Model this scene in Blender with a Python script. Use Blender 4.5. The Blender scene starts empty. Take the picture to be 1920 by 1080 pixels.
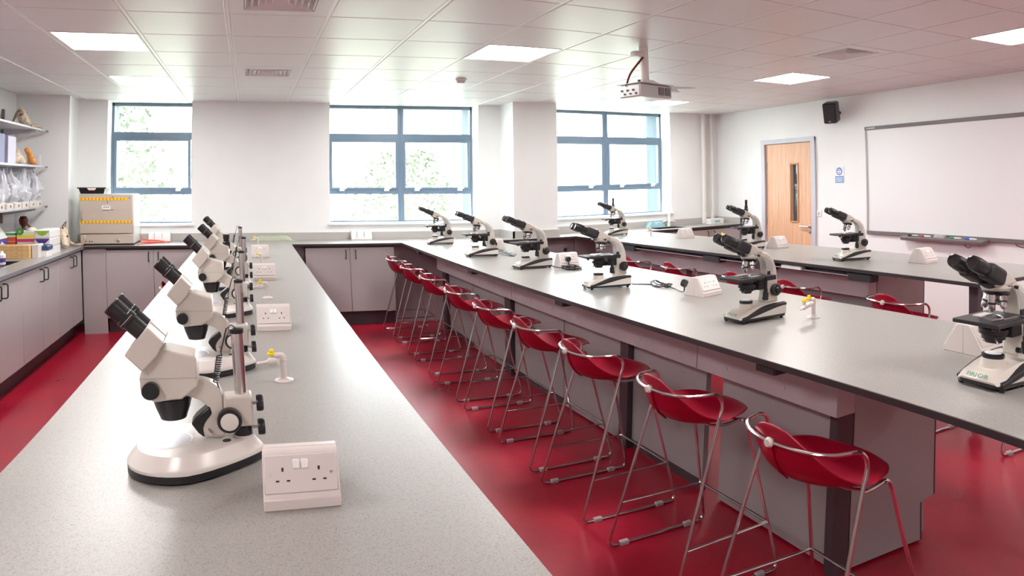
import bpy, bmesh, math, random
from mathutils import Vector, Matrix
PI = math.pi
C = bpy.context.scene.collection
scene = bpy.context.scene

# ------------------------------------------------------------------ camera
EYE = Vector((0, 0, 1.6))
yaw, pit, roll = 0.382055, 0.044288, -0.012622
right = Vector((math.cos(yaw), -math.sin(yaw), 0)); fwd = Vector((math.sin(yaw), math.cos(yaw), 0)); up = Vector((0, 0, 1))
F = fwd * math.cos(pit) + up * math.sin(pit)
U0 = -fwd * math.sin(pit) + up * math.cos(pit)
Rv = right * math.cos(roll) + U0 * math.sin(roll)
Uv = -right * math.sin(roll) + U0 * math.cos(roll)
cd = bpy.data.cameras.new('camera'); cam = bpy.data.objects.new('camera', cd); C.objects.link(cam)
cam.matrix_world = Matrix(((Rv.x, Uv.x, -F.x, EYE.x), (Rv.y, Uv.y, -F.y, EYE.y), (Rv.z, Uv.z, -F.z, EYE.z), (0, 0, 0, 1)))
# a wide-angle lens with its own barrel distortion (radius on the sensor in mm -> angle)
cd.type = 'PANO'; cd.panorama_type = 'FISHEYE_LENS_POLYNOMIAL'
cd.sensor_fit = 'VERTICAL'; cd.sensor_height = 20.25; cd.sensor_width = 36.0; cd.lens = 23.6
R0 = 24.375
cd.fisheye_polynomial_k0 = 0.0
cd.fisheye_polynomial_k1 = -0.961407 / R0
cd.fisheye_polynomial_k2 = -0.212532 / R0 ** 2
cd.fisheye_polynomial_k3 = 0.112136 / R0 ** 3
cd.fisheye_polynomial_k4 = 0.196720 / R0 ** 4
cd.fisheye_fov = PI
cd.shift_y = -0.237436
cd.clip_start = 0.05; cd.clip_end = 200
scene.camera = cam

# ------------------------------------------------------------------ sky, exposure
w = bpy.data.worlds.new('sky'); scene.world = w; w.use_nodes = True
bg = w.node_tree.nodes['Background']; bg.inputs[0].default_value = (0.93, 0.97, 1.0, 1); bg.inputs[1].default_value = 10.0
LIGHT_E = 19.0
scene.view_settings.view_transform = 'Standard'; scene.view_settings.look = 'None'
scene.view_settings.exposure = 0.82; scene.view_settings.gamma = 1.0
scene.cycles.max_bounces = 10; scene.cycles.diffuse_bounces = 6; scene.cycles.glossy_bounces = 4
scene.cycles.transparent_max_bounces = 12; scene.cycles.sample_clamp_indirect = 6.0
scene.cycles.use_denoising = True

# ------------------------------------------------------------------ materials
def mat(name, col, rough=0.5, metal=0.0, **k):
    m = bpy.data.materials.new(name); m.use_nodes = True
    b = m.node_tree.nodes['Principled BSDF']
    b.inputs['Base Color'].default_value = (*col, 1); b.inputs['Roughness'].default_value = rough; b.inputs['Metallic'].default_value = metal
    for kk, v in k.items():
        b.inputs[kk.replace('_', ' ')].default_value = v
    return m
def nodes(m): return m.node_tree.nodes, m.node_tree.links, m.node_tree.nodes['Principled BSDF']
def ramp(n, stops):
    r = n.new('ShaderNodeValToRGB'); e = r.color_ramp.elements
    while len(e) < len(stops): e.new(0.5)
    for x, (p, c) in zip(e, stops): x.position = p; x.color = (*c, 1)
    return r
def coord(n, l, scale=(1, 1, 1), kind='Object'):
    t = n.new('ShaderNodeTexCoord'); mp = n.new('ShaderNodeMapping'); mp.inputs['Scale'].default_value = scale
    mp.inputs['Location'].default_value = (.13, .21, .37); l.new(t.outputs[kind], mp.inputs['Vector']); return mp
def speckle(name, base, dark, light, rough, spec=0.5):
    m = mat(name, base, rough); n, l, b = nodes(m); b.inputs['Specular IOR Level'].default_value = spec
    mp = coord(n, l)
    v = n.new('ShaderNodeTexNoise'); v.inputs['Scale'].default_value = 330; v.inputs['Detail'].default_value = 2; l.new(mp.outputs[0], v.inputs['Vector'])
    r = ramp(n, [(0.36, dark), (0.43, base), (0.60, base), (0.68, light)]); l.new(v.outputs['Fac'], r.inputs[0])
    v2 = n.new('ShaderNodeTexNoise'); v2.inputs['Scale'].default_value = 110; v2.inputs['Detail'].default_value = 1; l.new(mp.outputs[0], v2.inputs['Vector'])
    r2 = ramp(n, [(0.26, (0.86, 0.85, 0.84)), (0.34, (1, 1, 1))]); l.new(v2.outputs['Fac'], r2.inputs[0])
    mx = n.new('ShaderNodeMixRGB'); mx.blend_type = 'MULTIPLY'; mx.inputs[0].default_value = 1; l.new(r.outputs[0], mx.inputs[1]); l.new(r2.outputs[0], mx.inputs[2])
    l.new(mx.outputs[0], b.inputs['Base Color']); return m
def soft(name, col, rough, amt=0.04, scale=3.0, spec=0.5):
    m = mat(name, col, rough); n, l, b = nodes(m); b.inputs['Specular IOR Level'].default_value = spec
    mp = coord(n, l); v = n.new('ShaderNodeTexNoise'); v.inputs['Scale'].default_value = scale; v.inputs['Detail'].default_value = 4; l.new(mp.outputs[0], v.inputs['Vector'])
    lo = tuple(c * (1 - amt) for c in col); hi = tuple(min(1, c * (1 + amt)) for c in col)
    r = ramp(n, [(0.35, lo), (0.65, hi)]); l.new(v.outputs['Fac'], r.inputs[0]); l.new(r.outputs[0], b.inputs['Base Color']); return m
M = {}
M['wall'] = soft('wall_paint', (0.86, 0.875, 0.875), 0.6, 0.01)
M['wall_ext'] = mat('outside_render', (0.07, 0.10, 0.13), 0.8)
M['tile'] = soft('ceiling_tile', (0.72, 0.70, 0.70), 0.38, 0.01, 2, 0.5)
M['tbar'] = mat('ceiling_bar', (0.80, 0.78, 0.78), 0.35)
M['plenum'] = mat('ceiling_gap', (0.16, 0.13, 0.13), 0.9)
M['top'] = speckle('bench_laminate', (0.315, 0.302, 0.282), (0.22, 0.21, 0.197), (0.36, 0.347, 0.325), 0.34, 0.75)
M['top2'] = speckle('side_laminate', (0.33, 0.32, 0.32), (0.2, 0.2, 0.2), (0.42, 0.41, 0.41), 0.25, 0.5)
M['edge'] = mat('laminate_edge', (0.035, 0.028, 0.032), 0.4)
M['edge2'] = mat('grey_edge', (0.16, 0.16, 0.19), 0.4)
M['upstand'] = soft('upstand_grey', (0.47, 0.45, 0.435), 0.45, 0.03)
M['cab'] = soft('cabinet_laminate', (0.435, 0.405, 0.41), 0.33, 0.02, 2, 0.7)
M['trunk'] = soft('duct_laminate', (0.45, 0.39, 0.41), 0.45, 0.05, 5)
M['carcass'] = mat('cabinet_gap', (0.06, 0.05, 0.055), 0.6)
M['plinth'] = mat('plinth_dark', (0.06, 0.045, 0.055), 0.4)
M['cab_shaded'] = soft('cabinet_laminate_shaded', (0.34, 0.32, 0.325), 0.38, 0.02, 2)  # cabinet laminate darkened to hold the under-bench shade in its colour
M['trunk_lit'] = soft('duct_lilac_lightened', (0.66, 0.60, 0.64), 0.45, 0.04, 5)  # duct laminate, slightly lilac, lightened in colour to make up for weak light
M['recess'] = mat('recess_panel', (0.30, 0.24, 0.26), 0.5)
M['handle'] = mat('handle_green', (0.01, 0.035, 0.02), 0.35)
M['chrome'] = mat('chrome', (0.62, 0.60, 0.595), 0.16, 1.0)
M['steel'] = mat('brushed_steel', (0.6, 0.6, 0.6), 0.3, 1.0)
M['red'] = soft('red_plastic', (0.32, 0.003, 0.023), 0.33, 0.03, 6)
M['black'] = mat('black_plastic', (0.012, 0.012, 0.014), 0.32)
M['blackm'] = mat('black_matt', (0.02, 0.018, 0.02), 0.55)
M['cream'] = soft('microscope_cream', (0.60, 0.555, 0.495), 0.30, 0.02, 9)
M['cream2'] = mat('microscope_white', (0.70, 0.665, 0.62), 0.25)
M['grey_in'] = mat('arm_grey', (0.42, 0.42, 0.41), 0.45)
M['sock'] = mat('socket_white', (0.66, 0.60, 0.575), 0.3)
M['hole'] = mat('hole_black', (0.01, 0.01, 0.01), 0.6)
M['yellow'] = mat('yellow_plastic', (0.85, 0.68, 0.01), 0.35)
M['white'] = mat('white_plastic', (0.82, 0.82, 0.81), 0.35)
M['frameblue'] = mat('window_frame_blue', (0.15, 0.22, 0.30), 0.35)
M['sill'] = mat('sill_white', (0.85, 0.85, 0.85), 0.35)
M['doorframe'] = mat('door_frame_grey', (0.55, 0.57, 0.63), 0.4)
M['board'] = mat('board_surface', (0.80, 0.80, 0.81), 0.28)
M['bframe'] = mat('board_frame', (0.17, 0.15, 0.15), 0.4)
M['bframe2'] = mat('board_frame_light', (0.42, 0.41, 0.43), 0.35)
M['pipe'] = mat('pipe_cream', (0.76, 0.73, 0.70), 0.4)
M['clear'] = mat('clear_plastic', (0.62, 0.55, 0.57), 0.45, 0, Transmission_Weight=0.4)
M['green'] = mat('green_print', (0.06, 0.25, 0.16), 0.5)
M['blue'] = mat('blue_print', (0.10, 0.25, 0.62), 0.5)
M['bluewash'] = mat('blue_bag', (0.28, 0.50, 0.58), 0.4)
M['redcable'] = mat('red_rubber', (0.75, 0.12, 0.08), 0.45)
M['brown'] = mat('cable_brown', (0.16, 0.035, 0.02), 0.45)
def tape_print():
    m = M['tape'] = mat('yellow_tape', (0.90, 0.56, 0.02), 0.4); n, l, b = nodes(m); t = n.new('ShaderNodeTexCoord'); sp = n.new('ShaderNodeSeparateXYZ'); l.new(t.outputs['Object'], sp.inputs[0])
    a = n.new('ShaderNodeMath'); a.operation = 'MULTIPLY'; a.inputs[1].default_value = 1 / .038; l.new(sp.outputs['X'], a.inputs[0])
    f = n.new('ShaderNodeMath'); f.operation = 'FRACT'; l.new(a.outputs[0], f.inputs[0])
    r = ramp(n, [(0.0, (0.55, 0.22, 0.02)), (0.28, (0.90, 0.56, 0.02))]); r.color_ramp.interpolation = 'CONSTANT'; l.new(f.outputs[0], r.inputs[0]); l.new(r.outputs[0], b.inputs['Base Color'])
M['incub'] = soft('incubator_enamel', (0.52, 0.455, 0.385), 0.35, 0.02)
M['incub2'] = mat('incubator_side', (0.72, 0.72, 0.72), 0.3)
M['bone'] = soft('bone', (0.62, 0.50, 0.38), 0.6, 0.25, 30)
M['horn'] = soft('horn_brown', (0.16, 0.10, 0.06), 0.5, 0.4, 30)
M['shelf'] = mat('shelf_grey', (0.50, 0.50, 0.54), 0.35)
M['bracket'] = mat('shelf_bracket', (0.20, 0.17, 0.16), 0.4)
M['leaf'] = soft('leaves', (0.115, 0.14, 0.095), 0.6, 0.3, 1.2)
M['bark'] = mat('bark', (0.16, 0.12, 0.09), 0.8)
M['lawn'] = soft('lawn', (0.45, 0.50, 0.38), 0.9, 0.1)
M['lensblue'] = mat('coated_lens', (0.02, 0.035, 0.09), 0.05)
M['ringdark'] = mat('eyepiece_rim', (0.03, 0.028, 0.028), 0.12)
tape_print()
def emit(name, col, s):
    m = mat(name, (0.9, 0.9, 0.9), 0.5); n, l, b = nodes(m); b.inputs['Emission Color'].default_value = (*col, 1); b.inputs['Emission Strength'].default_value = s; return m
M['diffuser'] = emit('lamp_diffuser', (1.0, 0.975, 0.95), LIGHT_E)
def glass(name, tint, refl=0.06):
    m = bpy.data.materials.new(name); m.use_nodes = True; n, l = m.node_tree.nodes, m.node_tree.links; n.clear()
    o = n.new('ShaderNodeOutputMaterial'); t = n.new('ShaderNodeBsdfTransparent'); g = n.new('ShaderNodeBsdfGlossy'); x = n.new('ShaderNodeMixShader')
    t.inputs[0].default_value = (*tint, 1); g.inputs['Roughness'].default_value = 0.02
    lw = n.new('ShaderNodeLayerWeight'); lw.inputs[0].default_value = 0.5
    pw = n.new('ShaderNodeMath'); pw.operation = 'POWER'; pw.inputs[1].default_value = 5.0; l.new(lw.outputs['Facing'], pw.inputs[0])
    f = n.new('ShaderNodeMath'); f.operation = 'MULTIPLY_ADD'; f.inputs[1].default_value = 0.9; f.inputs[2].default_value = 0.04; l.new(pw.outputs[0], f.inputs[0])
    l.new(f.outputs[0], x.inputs[0]); l.new(t.outputs[0], x.inputs[1]); l.new(g.outputs[0], x.inputs[2]); l.new(x.outputs[0], o.inputs[0]); return m
M['glass'] = glass('window_glass', (0.96, 0.98, 0.98))
M['bag'] = glass('clear_bag', (0.80, 0.84, 0.90))
def film(name):
    m = bpy.data.materials.new(name); m.use_nodes = True; n, l = m.node_tree.nodes, m.node_tree.links; b = n['Principled BSDF']; o = n['Material Output']
    b.inputs['Base Color'].default_value = (0.78, 0.80, 0.86, 1); b.inputs['Roughness'].default_value = 0.2
    t = n.new('ShaderNodeBsdfTransparent'); x = n.new('ShaderNodeMixShader'); x.inputs[0].default_value = 0.55
    l.new(t.outputs[0], x.inputs[1]); l.new(b.outputs[0], x.inputs[2]); l.new(x.outputs[0], o.inputs[0]); return m
M['film'] = film('plastic_film')
# red marbled lino
def lino():
    m = mat('red_lino', (0.3, 0.01, 0.03), 0.30); n, l, b = nodes(m); mp = coord(n, l, (1.0, 1.0, 1))
    a = n.new('ShaderNodeTexNoise'); a.inputs['Scale'].default_value = 1.6; a.inputs['Detail'].default_value = 8; a.inputs['Roughness'].default_value = 0.65; a.inputs['Distortion'].default_value = 0.2
    l.new(mp.outputs[0], a.inputs['Vector'])
    r = ramp(n, [(0.32, (0.27, 0.003, 0.018)), (0.5, (0.34, 0.005, 0.025)), (0.68, (0.42, 0.011, 0.030))]); l.new(a.outputs['Fac'], r.inputs[0])
    c = n.new('ShaderNodeTexNoise'); c.inputs['Scale'].default_value = 22; c.inputs['Detail'].default_value = 6; c.inputs['Distortion'].default_value = 0.5; l.new(mp.outputs[0], c.inputs['Vector'])
    r2 = ramp(n, [(0.35, (0.84, 0.80, 0.85)), (0.55, (1, 1, 1))]); l.new(c.outputs['Fac'], r2.inputs[0])
    x = n.new('ShaderNodeMixRGB'); x.blend_type = 'MULTIPLY'; x.inputs[0].default_value = 0.6; l.new(r.outputs[0], x.inputs[1]); l.new(r2.outputs[0], x.inputs[2]); l.new(x.outputs[0], b.inputs['Base Color'])
    rr = ramp(n, [(0.3, (0.26,) * 3), (0.7, (0.40,) * 3)]); l.new(a.outputs['Fac'], rr.inputs[0]); l.new(rr.outputs[0], b.inputs['Roughness'])
    b.inputs['Specular IOR Level'].default_value = 0.36
    return m
M['lino'] = lino()
def wood(name, c1, c2, c3, sc=(1.2, 14, 1.0)):
    m = mat(name, c2, 0.4); n, l, b = nodes(m); mp = coord(n, l, sc)
    a = n.new('ShaderNodeTexNoise'); a.inputs['Scale'].default_value = 2.5; a.inputs['Detail'].default_value = 6; a.inputs['Distortion'].default_value = 0.6; l.new(mp.outputs[0], a.inputs['Vector'])
    r = ramp(n, [(0.3, c1), (0.5, c2), (0.7, c3)]); l.new(a.outputs['Fac'], r.inputs[0]); l.new(r.outputs[0], b.inputs['Base Color']); return m
M['wood'] = wood('door_veneer', (0.66, 0.36, 0.20), (0.74, 0.43, 0.26), (0.80, 0.50, 0.32))
M['woodlip'] = mat('door_lipping', (0.62, 0.30, 0.12), 0.4)
M['pine'] = wood('pine_box', (0.62, 0.38, 0.16), (0.74, 0.48, 0.22), (0.80, 0.56, 0.28), (14, 1, 14))

# ------------------------------------------------------------------ mesh builder
class MB:
    def __init__(s): s.v = []; s.f = []; s.mi = []; s.mats = []; s.m = 0
    def use(s, key):
        if key not in s.mats: s.mats.append(key)
        s.m = s.mats.index(key); return s
    def add(s, vs, fs):
        o = len(s.v); s.v += [tuple(v) for v in vs]; s.f += [tuple(o + i for i in f) for f in fs]; s.mi += [s.m] * len(fs); return s
    def box(s, x0, x1, y0, y1, z0, z1, rot=None, at=None):
        vs = [Vector((x, y, z)) for z in (z0, z1) for y in (y0, y1) for x in (x0, x1)]
        if rot is not None: vs = [rot @ v for v in vs]
        if at is not None: vs = [v + Vector(at) for v in vs]
        return s.add(vs, [(0, 2, 3, 1), (4, 5, 7, 6), (0, 1, 5, 4), (1, 3, 7, 5), (3, 2, 6, 7), (2, 0, 4, 6)])
    def cbox(s, x0, x1, y0, y1, z0, z1, c):   # box with chamfered upright corners and top edge
        pts = [(x0 + c, y0), (x1 - c, y0), (x1, y0 + c), (x1, y1 - c), (x1 - c, y1), (x0 + c, y1), (x0, y1 - c), (x0, y0 + c)]
        return s.loft([[(x, y, z0) for x, y in pts], [(x, y, z1 - c) for x, y in pts], [(min(max(x, x0 + c), x1 - c), min(max(y, y0 + c), y1 - c), z1) for x, y in pts]])
    def loft(s, rings, caps=(True, True), closed=True):
        n = len(rings[0]); vs = [p for r in rings for p in r]; fs = []
        for i in range(len(rings) - 1):
            for j in range(n if closed else n - 1):
                k = (j + 1) % n; fs.append((i * n + j, i * n + k, (i + 1) * n + k, (i + 1) * n + j))
        if caps[0]: fs.append(tuple(range(n - 1, -1, -1)))
        if caps[1]: fs.append(tuple((len(rings) - 1) * n + j for j in range(n)))
        return s.add(vs, fs)
    def prism(s, pts, y0, y1, axis='y'):      # polygon in xz pushed along y (or xy along z, yz along x)
        f = {'y': lambda a, b, t: (a, t, b), 'z': lambda a, b, t: (a, b, t), 'x': lambda a, b, t: (t, a, b)}[axis]
        return s.loft([[f(a, b, y0) for a, b in pts], [f(a, b, y1) for a, b in pts]])
    def lathe(s, prof, at=(0, 0, 0), axis=(0, 0, 1), n=24):
        ax = Vector(axis).normalized(); t = Vector((0, 0, 1)) if abs(ax.z) < 0.9 else Vector((1, 0, 0))
        e1 = ax.cross(t).normalized(); e2 = ax.cross(e1); at = Vector(at)
        rings = [[at + ax * h + (e1 * math.cos(2 * PI * j / n) + e2 * math.sin(2 * PI * j / n)) * max(r, 1e-5) for j in range(n)] for r, h in prof]
        return s.loft(rings)
    def tube(s, pts, r, n=10, caps=True, closed=False):
        P = [Vector(p) for p in pts]; N = len(P); rr = r if isinstance(r, (list, tuple)) else [r] * N
        rings = []; e1 = None
        for i in range(N):
            if closed: d = (P[(i + 1) % N] - P[i - 1]).normalized()
            else: d = (P[min(i + 1, N - 1)] - P[max(i - 1, 0)]).normalized()
            if e1 is None:
                t = Vector((0, 0, 1)) if abs(d.z) < 0.9 else Vector((1, 0, 0)); e1 = d.cross(t).normalized()
            else: e1 = (e1 - d * e1.dot(d)).normalized()
            e2 = d.cross(e1)
            rings.append([P[i] + (e1 * math.cos(2 * PI * j / n) + e2 * math.sin(2 * PI * j / n)) * rr[i] for j in range(n)])
        if closed: rings.append(rings[0])
        return s.loft(rings, (caps and not closed, caps and not closed))
    def sphere(s, at, r, n=12, sc=(1, 1, 1)):
        at = Vector(at); rings = []
        for i in range(n + 1):
            a = -PI / 2 + PI * i / n; rings.append([at + Vector((math.cos(a) * math.cos(2 * PI * j / (2 * n)) * r * sc[0], math.cos(a) * math.sin(2 * PI * j / (2 * n)) * r * sc[1], math.sin(a) * r * sc[2])) for j in range(2 * n)])
        return s.loft(rings, (False, False))
    def build(s, name, m=None, parent=None, bevel=0.0, smooth=None, seg=2, loc=None, mods=None):
        me = bpy.data.meshes.new(name); me.from_pydata(s.v, [], s.f)
        for k in (s.mats or [m]): me.materials.append(M[k])
        if s.mats: me.polygons.foreach_set('material_index', s.mi)
        bm = bmesh.new(); bm.from_mesh(me); bmesh.ops.remove_doubles(bm, verts=bm.verts, dist=1e-6); bmesh.ops.recalc_face_normals(bm, faces=bm.faces); bm.to_mesh(me); bm.free()
        o = bpy.data.objects.new(name, me); C.objects.link(o)
        if loc is not None: o.location = loc
        if parent is not None: o.parent = parent
        if bevel:
            b = o.modifiers.new('bevel', 'BEVEL'); b.width = bevel; b.segments = seg; b.limit_method = 'ANGLE'; b.angle_limit = math.radians(40)
        if smooth is None: smooth = 35
        if smooth:
            me.polygons.foreach_set('use_smooth', [True] * len(me.polygons)); me.set_sharp_from_angle(angle=math.radians(smooth if not bevel else 50))
        return o
def smoothpath(pts, r=0.03, n=5):     # polyline with rounded corners
    P = [Vector(p) for p in pts]; out = [P[0]]
    for i in range(1, len(P) - 1):
        a, b, c = P[i - 1], P[i], P[i + 1]; u, v = (a - b), (c - b); d = min(r, u.length * 0.49, v.length * 0.49)
        p0, p2 = b + u.normalized() * d, b + v.normalized() * d
        for k in range(n + 1):
            t = k / n; out.append(p0 * (1 - t) ** 2 + b * 2 * t * (1 - t) + p2 * t * t)
    out.append(P[-1]); return out
def catmull(pts, n=6, closed=False):
    P = [Vector(p) for p in pts]; N = len(P); out = []
    for i in range(N if closed else N - 1):
        g = lambda k: P[k % N] if closed else P[min(max(k, 0), N - 1)]
        a, b, c, d = g(i - 1), g(i), g(i + 1), g(i + 2)
        for k in range(n):
            t = k / n; out.append(0.5 * ((2 * b) + (c - a) * t + (2 * a - 5 * b + 4 * c - d) * t * t + (-a + 3 * b - 3 * c + d) * t ** 3))
    if not closed: out.append(P[-1])
    return out
def tag(o, label, cat, group=None, kind=None):
    o['label'] = label; o['category'] = cat
    if group: o['group'] = group
    if kind: o['kind'] = kind
    return o
def struct(o): o['kind'] = 'structure'; return o
def thing(name, label, cat, loc=(0, 0, 0), rz=0, group=None, kind=None):
    o = bpy.data.objects.new(name, None); C.objects.link(o); o.location = loc; o.rotation_euler = (0, 0, rz); o.empty_display_size = 0.1
    if label: tag(o, label, cat, group)
    if kind: o['kind'] = kind
    return o
def kids(o): return [c for c in ALL_CHILDREN.get(o.name, [])]
def dup(root, loc, rz, label, group=None, skip=()):
    def rec(o, parent):
        c = o.copy(); C.objects.link(c)
        if parent is not None:
            c.parent = parent; c.matrix_parent_inverse = o.matrix_parent_inverse.copy()
        for ch in list(o.children):
            if ch.name.split('.')[0] in skip: continue
            rec(ch, c)
        return c
    r = rec(root, None); r.location = loc; r.rotation_euler = (0, 0, rz); r['label'] = label
    if group: r['group'] = group
    return r
def text(body, size, name, m, parent, loc, rot, extrude=0.0006, sx=1.0):
    cu = bpy.data.curves.new(name, 'FONT'); cu.body = body; cu.size = size; cu.extrude = extrude; cu.align_x = 'CENTER'; cu.align_y = 'CENTER'; cu.resolution_u = 3
    t = bpy.data.objects.new(name + '_c', cu); C.objects.link(t); dg = bpy.context.evaluated_depsgraph_get()
    me = bpy.data.meshes.new_from_object(t.evaluated_get(dg)); bpy.data.objects.remove(t); bpy.data.curves.remove(cu)
    me.materials.clear(); me.materials.append(M[m]); me.name = name
    o = bpy.data.objects.new(name, me); C.objects.link(o); o.parent = parent; o.location = loc; o.rotation_euler = rot; o.scale = (sx, 1, 1); return o

# ------------------------------------------------------------------ room numbers (metres)
XL, XR, YB, YF, ZC = -2.60, 6.60, 8.133, -2.6, 2.55
YG = 8.38                      # window frames
YO = 8.75                      # outer face of the wall
ZT = 0.938                     # worktop
# ------------------------------------------------------------------ shell
struct(MB().box(XL - .1, XR + .1, YF - .1, YO, -0.12, 0).box(XR + .1, XR + 1.7, 4.5, 9.6, -0.12, 0).build('floor', 'lino', smooth=0))  # second box: unseen corridor floor, added to block light from below
b = MB().use('wall')
OPEN = [(-1.71, -0.72), (0.955, 2.83), (3.79, 5.70)]
xs = [XL - .1] + [v for o in OPEN for v in o] + [XR + .1]
for i in range(0, len(xs), 2): b.box(xs[i], xs[i + 1], YB, YO, 0, ZC + .05)
for x0, x1 in OPEN: b.box(x0, x1, YB, YO, 0, 1.105)
b.box(XL - .02, -2.045, 7.75, YB + .01, 0, ZC + .05)        # corner boxing on the left
b.box(3.11, 3.68, 7.70, YB + .01, 0, ZC + .05)              # column between the windows
for x0, x1 in OPEN: b.box(x0, x1, YG + .075, YO, 2.548, ZC + .3)
wb = struct(b.build('wall_back', smooth=0))
b = MB().use('wall_ext')
for x0, x1 in OPEN:
    b.box(x1 - .012, x1 + .0005, YG + .08, YO + .02, 1.1, 2.548); b.box(x0 - .0005, x0 + .012, YG + .08, YO + .02, 1.1, 2.548)
struct(b.build('trim_1', smooth=0))
struct(MB().box(XL - .1, XL, YF, YO, 0, ZC + .05).build('wall_left', 'wall', smooth=0))
DY0, DY1, DZ = 6.065, 7.115, 2.10
b = MB(); b.use('wall'); G0, G1_ = DY0 + .02, DY1 - .02
b.loft([[(x, YF, 0), (x, G0, 0), (x, G0, DZ - .01), (x, G1_, DZ - .01), (x, G1_, 0), (x, YO, 0), (x, YO, ZC + .05), (x, YF, ZC + .05)] for x in (XR, XR + .12)])
b.box(XR + 1.6, XR + 1.7, 4.5, 9.6, 0, ZC + .05); b.box(XR + .12, XR + 1.6, 4.5, 9.6, ZC, ZC + .05); b.box(XR + .12, XR + 1.6, 9.5, 9.6, 0, ZC - .002); b.box(XR + .12, XR + 1.50, 4.5, 4.6, 0, ZC - .002); b.box(XR + .02, XR + .12, YO + .001, 9.6, 0, ZC + .05)                  # corridor beyond the door; its roof and end walls added to cut skylight
struct(b.build('wall_right', smooth=0))
struct(MB().box(XL, XR, YF - .1, YF, 0, ZC + .05).build('wall_front', 'wall', smooth=0))

# ceiling: metal tiles in a grid, lights and vents take whole cells
GX, DX, GY, DYT = -1.3477, 0.592, 3.8566, 0.6
LIGHTS = [(0, 1), (0, 4), (5, 1), (5, 5), (10, 1), (10, 5), (10, -3), (0, -3), (5, -3), (0, -7), (5, -7), (10, -7)]  # last entries continue the lamp grid out of view, added for illumination
VENTS = [(2, -1), (2, 3), (9, -1), (9, 3)]
b = MB(); b.use('tile')
BW = 0.013
for i in range(-3, 14):
    x0, x1 = max(XL, GX + i * DX + BW), min(XR, GX + (i + 1) * DX - BW)
    if x1 - x0 < .02: continue
    for j in range(-11, 9):
        y0, y1 = max(YF, GY + j * DYT + .003), min(YG + .08, GY + (j + 1) * DYT - .003)
        if y1 - y0 < .02 or (i, j) in LIGHTS or (i, j) in VENTS: continue
        c = .004
        b.loft([[(x0 + c, y0 + c, ZC), (x1 - c, y0 + c, ZC), (x1 - c, y1 - c, ZC), (x0 + c, y1 - c, ZC)], [(x0, y0, ZC + c), (x1, y0, ZC + c), (x1, y1, ZC + c), (x0, y1, ZC + c)], [(x0, y0, ZC + .02), (x1, y0, ZC + .02), (x1, y1, ZC + .02), (x0, y1, ZC + .02)]])
b.use('tbar')
for i in range(-2, 14):
    x = GX + i * DX
    if XL < x < XR: b.box(x - BW + .002, x + BW - .002, YF, YG + .08, ZC + .003, ZC + .02)
b.use('plenum'); b.box(XL, XR, YF, YO, ZC + .16, ZC + .2)
for j in range(-10, 9):
    y = GY + j * DYT
    b.box(XL, XR, y - .006, y + .006, ZC + .012, ZC + .025)
for x0, x1, y0, y1 in ((XL, XR, YF - .05, YF), (XL - .05, XL, YF, YG), (XR, XR + .05, YF, YG)): b.box(x0, x1, y0, y1, ZC, ZC + .2)
struct(b.build('ceiling', smooth=0))

def cell(i, j): return GX + i * DX + BW, GX + (i + 1) * DX - BW, GY + j * DYT + .003, GY + (j + 1) * DYT - .003
def make_light():
    t = thing('ceiling_light', '', ''); hx, hy = (DX - 2 * BW) / 2, (DYT - .006) / 2
    f = MB().use('tbar')
    for a in ((-hx, hx, -hy, -hy + .016), (-hx, hx, hy - .016, hy), (-hx, -hx + .016, -hy, hy), (hx - .016, hx, -hy, hy)): f.box(*a, -.002, .05)
    f.box(-hx, hx, -hy, hy, .05, .055); f.build('frame', parent=t, smooth=0)
    MB().box(-hx + .016, hx - .016, -hy + .016, hy - .016, .003, .01).build('diffuser', 'diffuser', t, smooth=0)
    return t
LL = ['square ceiling light at far upper left, nearest of the left-hand pair', 'smaller-looking ceiling light right above the left window', 'bright square ceiling light left of the projector', 'faint square ceiling light above the middle window', 'square ceiling light between the projector and the black loudspeaker',
      'faint square ceiling light behind the projector, above the right window', 'square ceiling light cut off by the right edge, above the whiteboard', 'unseen ceiling light added for illumination over the left bench beside the camera', 'unseen ceiling light added for illumination over the middle bench beside the camera', 'unseen ceiling light added for illumination behind the camera at left', 'unseen ceiling light added for illumination behind the camera in the middle', 'unseen ceiling light added for illumination behind the camera at right']
L0 = None
for (i, j), lab in zip(LIGHTS, LL):
    x0, x1, y0, y1 = cell(i, j); p = ((x0 + x1) / 2, (y0 + y1) / 2, ZC)
    if L0 is None: L0 = make_light(); L0.location = p; tag(L0, lab, 'ceiling light', 'square recessed ceiling lights')
    else: dup(L0, p, 0, lab)
def make_vent():
    t = thing('ceiling_vent', '', ''); hx, hy = (DX - 2 * BW) / 2, (DYT - .006) / 2
    f = MB().use('tile'); q = .20
    for a in ((-hx, hx, -hy, -q), (-hx, hx, q, hy), (-hx, -q, -q, q), (q, hx, -q, q)): f.box(*a, 0, .02)
    f.build('frame', parent=t, smooth=0)
    MB().box(-hx, hx, -hy, hy, .11, .12).build('backing', 'plenum', t, smooth=0)
    for k in range(5):
        s0 = q - .004 - k * .037
        l = MB().use('tbar'); d = .05
        a, c = s0, s0 - .034
        for (ax, ay) in ((1, 0), (-1, 0), (0, 1), (0, -1)):
            if ax: pts = [(ax * a, -a, 0.0), (ax * a, a, 0.0), (ax * c, c, d), (ax * c, -c, d)]
            else: pts = [(-a, ay * a, 0.0), (a, ay * a, 0.0), (c, ay * c, d), (-c, ay * c, d)]
            th = Vector((0, 0, .004)); l.loft([pts, [Vector(p) + th for p in pts]])
        l.build('louvre', parent=t, smooth=0)
    return t
VL = ['square louvred ceiling vent cut by the top edge above the left bench', 'small louvred ceiling vent between the left and middle windows', 'square louvred ceiling vent in front of the whiteboard, above the loudspeaker', 'louvred ceiling vent directly behind the projector']
V0 = None
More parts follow.
